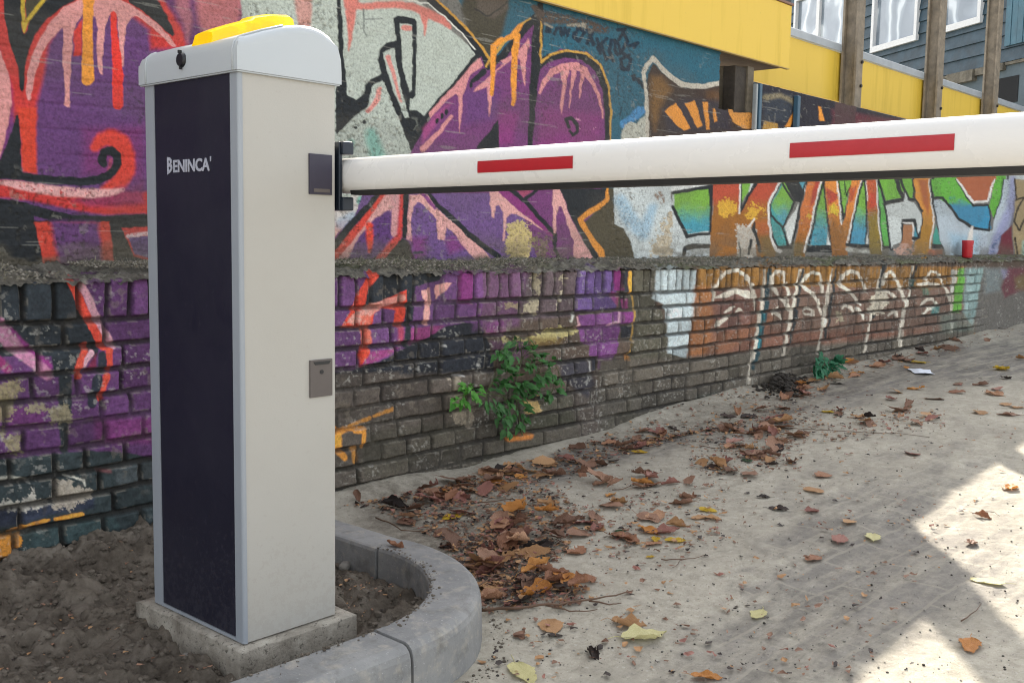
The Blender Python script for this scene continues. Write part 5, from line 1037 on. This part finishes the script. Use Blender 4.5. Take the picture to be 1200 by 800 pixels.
def weed(name, lab, poly, stems, nl, size, mat, Yw=D1, cat='weed'):
    P = np.array(poly, float); root = on_y(*stems[0][0], Yw)
    t = empty(name, tuple(root)); tag(t, lab, cat)
    sb = bmesh.new(); lb = bmesh.new(); tips = []
    for st in stems:
        pts = []
        for k, (x, y) in enumerate(st): pts.append(tuple(on_y(x, y, Yw-0.01-0.05*k/len(st)*random.uniform(.5, 1.3))))
        tube(sb, pts, [.0022*(1-.6*k/len(pts)) for k in range(len(pts))], 5); tips += pts
    cnt = 0
    while cnt < nl:
        x = random.uniform(P[:, 0].min(), P[:, 0].max()); y = random.uniform(P[:, 1].min(), P[:, 1].max())
        if not inside(np.array([x]), np.array([y]), P)[0]: continue
        dep = random.uniform(.012, .075); q = Vector(on_y(x, y, Yw-dep)); near = min(tips, key=lambda a: (Vector(a)-q).length)
        d = (q-Vector(near)); d = d.normalized() if d.length > 1e-4 else Vector((0, -1, 0))
        d = (d+Vector((random.uniform(-.6, .6), random.uniform(-.9, -.1), random.uniform(-.8, .3)))).normalized()
        L = size*random.uniform(.6, 1.25)
        for k in range(random.choice((1, 1, 3))):
            dd = (d+Vector((0, 0, 0)) if k == 0 else d+Vector((random.choice((-1, 1))*.8, 0, random.uniform(-.5, .5)))).normalized()
            up = Vector((random.uniform(-.3, .3), -.7, .8+random.uniform(-.3, .3)))
            weed_leaf(lb, q, dd, up, L*(1 if k == 0 else .75), L*random.uniform(.45, .62))
        if random.random() < .35: tube(sb, [near, tuple((Vector(near)+q)/2+Vector((0, -.004, .004))), tuple(q)], .0009, 4)
        cnt += 1
    bm_obj('stems', sb, M_STEM, t); o = bm_obj('leaves', lb, mat, t, True); return t
weed('leafy_weed', 'largest green leafy weed, rooted in the middle of the brick plinth', [(580, 408), (606, 392), (640, 405), (655, 425), (662, 450), (648, 462), (622, 470), (618, 500), (598, 512), (582, 500), (578, 480), (562, 470), (558, 455), (580, 440)],
     [[(612, 510), (606, 480), (604, 450), (612, 420), (610, 396)], [(606, 480), (590, 465), (570, 460)], [(604, 455), (630, 440), (652, 430)], [(606, 470), (630, 460), (648, 456)]], 190, .033, M_WEED)
weed('leafy_weed', 'small bright green sprout on a mortar patch left of the big weed', [(527, 466), (545, 448), (562, 450), (563, 468), (548, 474), (530, 474)], [[(548, 474), (545, 462), (552, 452)]], 40, .026, M_WEED2)
weed('leafy_weed', 'low dark green tuft at the foot of the wall, far right of the big weed', [(950, 430), (962, 414), (972, 418), (985, 424), (980, 434), (960, 438)], [[(968, 440), (966, 428), (964, 418)], [(968, 438), (978, 430)]], 60, .046, leaf_mat('far_weed_leaf', ['1d4a38', '2c6a4a', '3f7d55'], .5), D1-.05)

# ------------------------------------------------------------------ fallen leaves
LC = {'brown': leaf_mat('dead_leaf_brown', ['4d382d', '836351', 'ad8870'], .6, .12), 'rust': leaf_mat('dead_leaf_rust', ['6a4735', '9a6e54', 'c29c7c'], .6, .15), 'tan': leaf_mat('dead_leaf_tan', ['8a6642', 'a9825c', 'c29a72'], .6, .15),
      'dark': leaf_mat('dead_leaf_dark', ['1d1917', '332a27', '493a34'], .6, .05), 'red': leaf_mat('dead_leaf_reddish', ['68443c', '93655a', 'b08a7c'], .6, .12),
      'yellow': leaf_mat('fallen_leaf_yellow', ['9c7a1e', 'c7a52c', 'd8bf48'], .5, .25), 'pale': leaf_mat('fallen_leaf_pale', ['a8a06a', 'c9c28c', 'dbd6a8'], .5, .25), 'orange': leaf_mat('fallen_leaf_orange', ['8a5428', 'bd8040', 'd09a5c'], .5, .2), 'green': leaf_mat('fallen_leaf_green', ['24402a', '35583a'], .5, .1)}
M_LSTALK = basic('leaf_stalk', '5a4230', .7)
def leaf_mesh(seed, kind):
    r = random.Random(seed); me_b = bmesh.new(); NI, NJ = 15, 9
    L = 1.0; Wm = r.uniform(.55, .8); curl = {'flat': r.uniform(-.08, .12), 'cup': r.uniform(.25, .5), 'roll': r.uniform(.7, 1.2)}[kind]; bend = r.uniform(-.12, .3) if kind != 'flat' else r.uniform(-.05, .1)
    tw = r.uniform(-.5, .5) if kind != 'flat' else r.uniform(-.1, .1); cr = {'flat': .018, 'cup': .04, 'roll': .06}[kind]; ph = [r.random()*6 for _ in range(6)]
    rows = []
    for i in range(NI):
        s = i/(NI-1); w_ = Wm*.5*math.sin(math.pi*(s*.94+.03))**.62*(1.15-.45*s); row = []
        for j in range(NJ):
            t_ = j/(NJ-1)*2-1; ser = 1+(.09*math.sin(s*38+ph[0]+t_)+.10*math.sin(s*13+ph[1]+2*t_)) if abs(t_) > .7 else 1
            y = t_*w_*ser; x = (s-.5)*L+abs(t_)*.05
            ang = curl*t_*1.6; rad = 1/max(.05, abs(curl)*1.6)*w_ if abs(curl) > .03 else None
            if rad: yy = math.sin(abs(ang))*rad*(1 if t_ > 0 else -1); zz = (1-math.cos(ang))*rad
            else: yy = y; zz = 0
            if rad and abs(t_) > .7: yy *= ser
            zz += bend*(s-.5)**2*1.6*(1 if curl > 0 else -1)+cr*math.sin(s*9+ph[2]+t_*3)*abs(t_)+cr*.7*math.sin(t_*11+s*17+ph[3])*abs(t_)-.012*(abs(t_) < .08)
            a = tw*(s-.5); yy, zz = yy*math.cos(a)-zz*math.sin(a), yy*math.sin(a)+zz*math.cos(a)
            row.append(me_b.verts.new((x, yy, zz)))
        rows.append(row)
    miss = {(r.randrange(NI-1), r.choice((0, NJ-2))) for _ in range(r.randrange(0, 4))} if kind != 'flat' else set()
    for i in range(NI-1):
        for j in range(NJ-1):
            if (i, j) in miss: continue
            me_b.faces.new((rows[i][j], rows[i+1][j], rows[i+1][j+1], rows[i][j+1]))
    x0 = -.5; tube(me_b, [(x0+.03, 0, rows[0][4].co.z), (x0-.12, .02, .03+rows[0][4].co.z), (x0-.28, .06*math.sin(ph[4]), .02)], .009, 4)
    z0 = min(v_.co.z for v_ in me_b.verts)
    for v_ in me_b.verts: v_.co.z -= z0
    for f_ in me_b.faces: f_.smooth = True
    return me_b
LM = {}
def get_leaf(kind, k, col):
    key = (kind, k, col)
    if key not in LM:
        b = leaf_mesh(k*7+{'flat': 1, 'cup': 2, 'roll': 3}[kind], kind); me = bpy.data.meshes.new('fallen_leaf'); b.to_mesh(me); b.free(); me.materials.append(LC[col]); LM[key] = me
    return LM[key]
nleaf = 0
def put_leaf(px, py, col, size, kind=None, lab=None, grp=None, lift=None, rz=None, tilt=None):
    global nleaf
    z = -.72
    for _ in range(6): p = on_z(px, py, z); z = surf(p[0], p[1])
    if p[1] > 2.235: p = p*(2.22/p[1]); z = surf(p[0], p[1])
    kind = kind or random.choices(('flat', 'cup', 'roll'), (.3, .45, .25))[0]
    o = bpy.data.objects.new('fallen_leaf', get_leaf(kind, random.randrange(4), col)); COL.objects.link(o)
    tl = .22 if tilt is None else tilt
    o.rotation_euler = (random.uniform(-tl, tl), random.uniform(-tl, tl), random.uniform(0, 6.28) if rz is None else rz)
    if random.random() < .35 and kind != 'flat' and lab is None: o.rotation_euler[0] += math.pi; z += size*.22
    o.location = (p[0], p[1], z+(random.uniform(.001, .006) if lift is None else lift)); o.scale = (size,)*3
    tag(o, lab, 'leaf', grp); nleaf += 1; return o
CN = {'brown': 'curled brown', 'rust': 'rust-coloured', 'tan': 'tan', 'dark': 'blackened', 'red': 'dull reddish', 'yellow': 'yellow', 'pale': 'pale yellow', 'orange': 'orange'}
def cluster(poly, n, where, sz, cols, wts, tilt=.5, lift=(0, .022), kinds=None):
    P = np.array(poly, float); c = 0
    while c < n:
        x = random.uniform(P[:, 0].min(), P[:, 0].max()); y = random.uniform(P[:, 1].min(), P[:, 1].max())
        if not inside(np.array([x]), np.array([y]), P)[0] or vnoise(np.array([x*.03]), np.array([y*.06]), 301)[0] < .3: continue
        col = random.choices(cols, wts)[0]
        put_leaf(x, y, col, sz*random.uniform(.8, 1.35), kinds and random.choice(kinds), f'{CN[col]} dead leaf {where}', f'{CN[col]} leaves {where}', random.uniform(*lift), None, tilt); c += 1
ALLC = ['brown', 'rust', 'tan', 'dark', 'red', 'orange']
cluster([(405, 592), (450, 585), (560, 560), (640, 570), (668, 600), (660, 640), (640, 655), (570, 650), (520, 640), (470, 612)], 50, 'in the dense drift beside the curved kerb', .062, ALLC, [6, 4, 3, 2, 5, 1])
cluster([(520, 648), (600, 660), (660, 680), (690, 700), (640, 712), (580, 715), (560, 700)], 16, 'in the twiggy litter just right of the kerb corner', .066, ALLC, [5, 4, 3, 3, 2, 2])
cluster([(640, 600), (700, 570), (800, 560), (850, 580), (830, 620), (760, 640), (690, 650)], 24, 'strewn on the sand right of the kerb drift', .060, ALLC, [5, 5, 4, 1, 5, 1], .25, (0, .005))
cluster([(520, 572), (600, 545), (700, 520), (790, 490), (830, 478), (800, 500), (720, 545), (640, 562)], 38, 'along the foot of the wall below the big weed', .058, ALLC, [6, 4, 2, 3, 4, 0], .35, (0, .01))
cluster([(670, 550), (760, 545), (820, 555), (800, 575), (700, 575)], 10, 'in the small heap below the weed', .062, ALLC, [6, 3, 1, 1, 5, 0], .5, (0, .02))
cluster([(800, 505), (860, 480), (930, 475), (1000, 478), (1080, 482), (1115, 492), (1060, 500), (990, 498), (950, 515), (900, 520), (850, 512)], 40, 'in the long drift in the middle of the lane', .066, ALLC, [7, 4, 2, 2, 4, 0], .4, (0, .012))
cluster([(800, 535), (850, 515), (920, 520), (930, 545), (880, 558), (830, 555)], 20, 'in the drift below the long one in the lane', .064, ALLC, [7, 3, 1, 3, 4, 0], .4, (0, .012))
cluster([(870, 475), (900, 455), (960, 440), (1020, 425), (1100, 405), (1190, 380), (1195, 388), (1120, 412), (1040, 432), (960, 462)], 36, 'at the foot of the far brick wall', .075, ALLC, [7, 4, 2, 3, 3, 1], .4, (0, .01))
cluster([(1000, 440), (1200, 400), (1200, 480), (1050, 480)], 14, 'on the far purple-grey paving', .075, ALLC, [6, 4, 3, 1, 3, 1], .3, (0, .005))
one = [(612, 789, 'pale', .085, 'flat', 'pale yellow leaf at the bottom edge, right of the kerb'), (753, 748, 'pale', .090, 'cup', 'largest pale yellow leaf, on the sand beside a brown curled one'), (736, 734, 'tan', .075, 'roll', 'curled tan leaf touching the largest pale yellow leaf'),
       (645, 735, 'tan', .066, 'flat', 'flat tan leaf alone on the sand right of the kerb corner'), (688, 680, 'rust', .062, 'cup', 'rust-coloured leaf above the twig right of the kerb'), (629, 696, 'orange', .085, 'roll', 'folded straw-orange leaf leaning on the twigs beside the kerb'),
       (578, 702, 'rust', .08, 'roll', 'curled rust leaf against the side of the curved kerb'), (651, 745, 'dark', .03, 'flat', 'tiny dark leaf on the sand below the flat tan one'), (695, 768, 'dark', .05, 'roll', 'rolled blackish leaf near the bottom, left of the pale one'),
       (889, 720, 'pale', .062, 'flat', 'cream leaf alone on the grey sand left of the sunlit patch'), (827, 794, 'orange', .055, 'cup', 'orange leaf cut by the bottom edge'), (953, 655, 'rust', .060, 'flat', 'flat rust-orange leaf alone on the dark paving'),
       (1023, 631, 'pale', .068, 'flat', 'cream leaf beside a dull red one on the dark paving'), (984, 632, 'red', .075, 'flat', 'dull red leaf left of a cream one on the dark paving'), (995, 612, 'tan', .05, 'flat', 'small tan leaf above the cream and red pair'),
       (1137, 757, 'orange', .068, 'cup', 'light orange leaf in the near sunlit patch'), (1184, 573, 'orange', .062, 'cup', 'bright orange leaf in the far sunlit patch'), (1151, 606, 'rust', .05, 'roll', 'small rust leaf in the far sunlit patch'), (1158, 682, 'pale', .072, 'flat', 'whitish leaf in the shadow band between two sunlit patches'),
       (1138, 637, 'brown', .042, 'cup', 'small brown leaf on the edge of the far sunlit patch'), (953, 575, 'tan', .065, 'flat', 'flat brownish tan leaf right of the middle drift'), (965, 557, 'rust', .068, 'flat', 'orange-brown ragged leaf right of the middle drift'), (1069, 532, 'red', .085, 'flat', 'long dull red leaf on open sand towards the right'),
       (912, 597, 'dark', .055, 'cup', 'black crumpled leaf on open sand'), (895, 583, 'dark', .04, 'cup', 'small black leaf above the crumpled black one'), (951, 600, 'red', .045, 'cup', 'small reddish leaf at the edge of the dark paving'), (1182, 487, 'brown', .08, 'cup', 'brown leaf far right on the lane'), (1165, 463, 'rust', .09, 'cup', 'rust leaf pair member far right on the lane'),
       (792, 634, 'yellow', .055, 'flat', 'bright yellow leaf with a twig beside it'), (768, 633, 'yellow', .035, 'cup', 'small yellow leaf just left of the bright yellow one'), (762, 653, 'yellow', .022, 'flat', 'tiny yellow leaf fragment below the bright yellow one'), (727, 623, 'green', .03, 'flat', 'tiny green leaf on the sand'), (750, 530, 'yellow', .062, 'flat', 'yellow-orange leaf on the sand below the wall'),
       (738, 634, 'rust', .06, 'cup', 'rust leaf left of the yellow ones'), (675, 648, 'rust', .062, 'cup', 'crumpled rust leaf at the right edge of the kerb drift'), (820, 607, 'tan', .052, 'flat', 'tan leaf in a small group with a yellow one'), (829, 598, 'yellow', .05, 'flat', 'yellowish leaf in a small group on the sand'), (833, 608, 'tan', .052, 'cup', 'tan leaf at the right of a small group on the sand'),
       (1173, 433, 'yellow', .11, 'cup', 'yellow-brown leaf standing out on the far paving'), (1077, 425, 'yellow', .09, 'flat', 'bright yellow leaf near the white scrap'), (1062, 431, 'orange', .05, 'flat', 'small orange leaf left of the white scrap'), (1028, 430, 'rust', .10, 'cup', 'brown-orange leaf left of the scrap at the wall foot'), (970, 483, 'yellow', .065, 'flat', 'yellow leaf in the middle of the long drift'),
       (875, 540, 'green', .06, 'flat', 'dark green leaf in the lower drift'), (524, 575, 'orange', .05, 'cup', 'orange leaf at the wall foot near the barrier'), (610, 560, 'orange', .05, 'cup', 'orange leaf among brown ones below the wall'), (701, 620, 'tan', .05, 'flat', 'tan leaf beside the kerb drift'), (1148, 484, 'tan', .08, 'flat', 'tan leaf on the lane toward the far right'),
       (530, 607, 'yellow', .055, 'flat', 'yellowish leaf lying on the kerb drift'), (905, 545, 'dark', .045, 'roll', 'dark rolled leaf at the right end of the lower drift'), (608, 746, 'brown', .03, 'flat', 'small brown flake left of the flat tan leaf')]
for q in one: put_leaf(q[0], q[1], q[2], q[3], q[4], q[5], None, .002, None, .12)

# one leaf has landed on the kerb
p = on_z(463, 640, KZ); o = put_leaf(463, 640, 'rust', .042, 'roll', 'small rust leaf curled on top of the curved kerb stone'); o.location = (p[0], p[1], KZ+.001); o.rotation_euler = (.1, -.2, 1.9)
print('leaves', nleaf)

# shredded leaf litter and dark crumbs: beyond counting
def litter(name, lab, polys, mats, lo, hi):
    V = []; Fc = []; MI = []
    for poly, n in polys:
        P = np.array(poly, float); c = 0
        while c < n:
            x = random.uniform(P[:, 0].min(), P[:, 0].max()); y = random.uniform(P[:, 1].min(), P[:, 1].max())
            if not inside(np.array([x]), np.array([y]), P)[0]: continue
            c += 1; p = on_z(x, y, -.74); p = on_z(x, y, surf(p[0], p[1]))
            if p[1] > 2.24: continue
            if p[0] > KC[0] and RI-.01 < math.hypot(p[0]-KC[0], p[1]-KC[1]) < RO+.005: continue
            z = surf(p[0], p[1])+random.uniform(0, .006); s = random.uniform(lo, hi)*random.choice((.5, 1, 1)); th = random.random()*6.28; k = len(V); q = random.uniform(.25, .9)
            for a, b_ in ((-1, -.4), (-.2, -1), (.9, -.5), (1, .5), (.1, .9), (-.8, .6)):
                a *= s*random.uniform(.6, 1.1); b_ *= s*q*random.uniform(.6, 1.1)
                V.append((p[0]+a*math.cos(th)-b_*math.sin(th), p[1]+a*math.sin(th)+b_*math.cos(th), z+random.uniform(0, s*.7)))
            Fc += [(k, k+1, k+2, k+5), (k+2, k+3, k+4, k+5)]; m_ = random.choices(range(len(mats)), [3, 2, 2, 1][:len(mats)])[0]; MI += [m_, m_]
    me = bpy.data.meshes.new(name); me.from_pydata(V, [], Fc); o = link(name, me, mats); me.polygons.foreach_set('material_index', MI); tag(o, lab, None, None, 'stuff')
litter('leaf_litter', 'shredded brown and black leaf litter on the sand',
       [([(400, 588), (450, 582), (560, 560), (650, 565), (680, 600), (660, 660), (600, 690), (560, 690), (520, 640), (460, 608)], 2600), ([(515, 640), (590, 640), (690, 690), (680, 715), (570, 722), (545, 690)], 1100),
        ([(500, 578), (820, 470), (1000, 425), (1190, 378), (1195, 390), (1000, 440), (830, 500), (700, 550), (560, 580)], 2200), ([(780, 500), (930, 470), (1110, 480), (1110, 497), (940, 520), (940, 550), (820, 560)], 1300),
        ([(560, 560), (1200, 400), (1200, 560), (1000, 800), (560, 800)], 900), ([(650, 600), (850, 560), (850, 640), (700, 660)], 350)],
       [LC['brown'], LC['dark'], LC['tan'], LC['red']], .003, .012)
pts = []
P = np.array([(540, 560), (1200, 400), (1200, 800), (560, 800)], float)
while len(pts) < 1500:
    x = random.uniform(560, 1200); y = random.uniform(400, 800)
    if not inside(np.array([x]), np.array([y]), P)[0]: continue
    p = on_z(x, y, -.74); p = on_z(x, y, gh(p[0], p[1]))
    if p[1] < 2.2 and math.hypot(p[0]-KC[0], p[1]-KC[1]) > RO+.01: pts.append((p[0], p[1], gh(p[0], p[1])))
blob_mesh(pts[:1000], 'sand_grit', M_PEBL, 'light grit and pebbles on the sand', .0008, .0035); blob_mesh(pts[1000:], 'dark_grit', M_DEB, 'dark crumbs of dirt on the sand', .0008, .0035)
litter('soil_litter', 'bits of dry leaf and root in the dug soil', [([(0, 660), (180, 610), (165, 700), (160, 730), (280, 800), (0, 800)], 160), ([(392, 650), (430, 645), (470, 670), (470, 700), (420, 735), (395, 700)], 110)], [LC['brown'], LC['dark'], LC['tan']], .002, .007)
# twigs
def twig(pts, lab, r0=.0022, side=()):
    bm = bmesh.new()
    def W(px, py, h):
        p = on_z(px, py, -.76); p = on_z(px, py, surf(p[0], p[1])+h); return (p[0], p[1], surf(p[0], p[1])+h)
    def fine(pp, r):
        out = []
        for i in range(len(pp)-1):
            for k in range(4):
                t_ = k/4; a = [pp[i][j]*(1-t_)+pp[i+1][j]*t_ for j in range(3)]; out.append(W(a[0]+random.uniform(-.8, .8), a[1]+random.uniform(-.6, .6), a[2]))
        out.append(W(*pp[-1])); tube(bm, out, [r*(1-.65*i/len(out)) for i in range(len(out))], 5)
    fine(pts, r0)
    for s_ in side: fine(s_, r0*.6)
    o = bm_obj('twig', bm, M_LSTALK, smooth=True); tag(o, lab, 'twig', None); return o
twig([(562, 716, .010), (610, 710, .018), (655, 706, .014), (700, 700, .010), (742, 692, .014)], 'longest dead twig running from the kerb corner across the sand', .0035, [[(690, 702, .01), (715, 708, .012), (728, 706, .004)], [(655, 706, .014), (668, 692, .02), (667, 668, .012)], [(640, 708, .01), (668, 716, .006), (700, 714, .004)]])
twig([(540, 700, .02), (580, 672, .02), (600, 668, .012)], 'short twig in the litter against the kerb', .002)
twig([(775, 655, .004), (800, 656, .006), (825, 650, .006)], 'thin twig below the bright yellow leaf', .0016, [[(800, 656, .006), (788, 664, .004)]])
twig([(718, 572, .004), (745, 566, .008), (765, 574, .004)], 'thin twig in the heap of leaves below the weed', .0016)
twig([(882, 494, .004), (960, 494, .006), (1090, 502, .004)], 'long thin stalk lying along the middle drift', .0018)
twig([(820, 520, .004), (850, 524, .006), (880, 521, .004)], 'short stalk between the two lane drifts', .0016)
twig([(1127, 726, .003), (1150, 706, .006)], 'straight stick in the sunlit patch at the right edge', .0016)
twig([(440, 600, .02), (470, 618, .022), (500, 622, .01)], 'dark twig in the drift behind the kerb', .0022)
twig([(560, 590, .014), (600, 584, .018), (650, 600, .012)], 'curved twig on the dense leaf drift', .002, [[(600, 584, .018), (612, 596, .01)]])
twig([(1140, 600, .003), (1160, 596, .006), (1172, 600, .003)], 'bent stalk beside the small rust leaf in the sun', .0013)

# ------------------------------------------------------------------ cup, scrap, stones, rubble
p = on_y(1133, 305, 2.285); cx, cy, cz = p[0], 2.285, -.094
ct = empty('red_can', (cx, cy, cz)); tag(ct, 'small red drinks can standing on the wall ledge at the far right', 'can')
def lathe(bm, prof_, c, seg=20):
    rg = [[bm.verts.new((c[0]+r*math.cos(2*math.pi*k/seg), c[1]+r*math.sin(2*math.pi*k/seg), c[2]+z)) for k in range(seg)] for r, z in prof_]
    for a, b_ in zip(rg[:-1], rg[1:]):
        for k in range(seg): bm.faces.new((a[k], a[(k+1) % seg], b_[(k+1) % seg], b_[k]))
    bm.faces.new(rg[0]); bm.faces.new(rg[-1][::-1])
bm = bmesh.new(); lathe(bm, [(.026, 0), (.030, .004), (.032, .012), (.034, .085), (.036, .105), (.034, .112), (.030, .112)], (cx, cy, cz)); bm_obj('can_body', bm, basic('red_tin', 'b01824', .4, .15, 30), ct, True)
bm = bmesh.new()
for z in (.035, .055, .075): bx(bm, cx-.012, cx+.010, cy-.0375, cy-.030, cz+z, cz+z+.003)
bm_obj('lettering_bars', bm, basic('pale_print', 'd8a0a0', .5), ct)
bm = bmesh.new(); q4 = [(1063, 432), (1090, 433.5), (1096, 438), (1072, 437.5)]; vs = []
zz = gh(*on_z(1079, 435, -.66)[:2])
P4 = [on_z(a, b_, zz+.006) for a, b_ in q4]
for i in range(5):
    for j in range(5):
        a = i/4; b_ = j/4; q = P4[0]*(1-a)*(1-b_)+P4[1]*a*(1-b_)+P4[2]*a*b_+P4[3]*(1-a)*b_; vs.append(bm.verts.new((q[0], q[1], q[2]+.012*math.sin(a*4)*math.sin(b_*3)+random.uniform(0, .004))))
for i in range(4):
    for j in range(4): bm.faces.new((vs[i*5+j], vs[i*5+j+1], vs[i*5+j+6], vs[i*5+j+5]))
o = bm_obj('paper_scrap', bm, basic('white_paper', 'dfe6f2', .5, .04)); tag(o, 'white scrap of paper on the far paving near a yellow leaf', 'litter')
def stone(x, y, s, lab, m, sq=(1, .7, .6), dz=0):
    bm = bmesh.new(); bmesh.ops.create_icosphere(bm, subdivisions=4, radius=1)
    th = random.random()*3; z = surf(x, y)
    for v_ in bm.verts:
        c = v_.co.copy(); n_ = 1+.35*(fbm(np.array([c.x*1.6+x*9]), np.array([c.y*1.6+c.z*2]), 400, 4)[0]-.5)*2*.5+.10*(vnoise(np.array([c.x*9+c.z*5]), np.array([c.y*9]), 401)[0]-.5)
        c = Vector((math.copysign(abs(c.x)**.75, c.x), math.copysign(abs(c.y)**.75, c.y), math.copysign(abs(c.z)**.75, c.z)))*n_*s
        c = Vector((c.x*sq[0], c.y*sq[1], c.z*sq[2])); v_.co = Vector((x+c.x*math.cos(th)-c.y*math.sin(th), y+c.x*math.sin(th)+c.y*math.cos(th), z+c.z+dz))
    o = bm_obj('stone', bm, m, smooth=True); tag(o, lab, 'stone')
p = on_z(93, 707, -.73); stone(p[0], p[1], .034, 'squarish clod of hardened earth on the dug soil left of the barrier', M_SOIL, (1.1, .8, .55), .004)
p = on_z(404, 660, -.735); stone(p[0], p[1], .016, 'rounded grey stone in the soil right behind the cabinet', M_PEBL)
p = on_z(220, 778, -.75); stone(p[0], p[1], .010, 'small angular stone at the bottom edge in front of the footing', M_PEBL)
p = on_z(430, 655, -.735); stone(p[0], p[1], .009, 'small stone in the soil inside the curved kerb', M_SOIL)
# sooty heap of rotten leaves at the wall foot
pts = []
for _ in range(420):
    x = random.gauss(915, 13); y = 452+random.gauss(0, 4.5); p = on_z(x, y, -.66)
    if p[1] < 2.23: pts.append((p[0], p[1], gh(p[0], p[1])+random.random()*.05*math.exp(-((x-915)/14)**2)))
blob_mesh(pts, 'rotten_leaf_heap', M_DEB, 'sooty heap of rotted leaves against the wall foot', .006, .02)
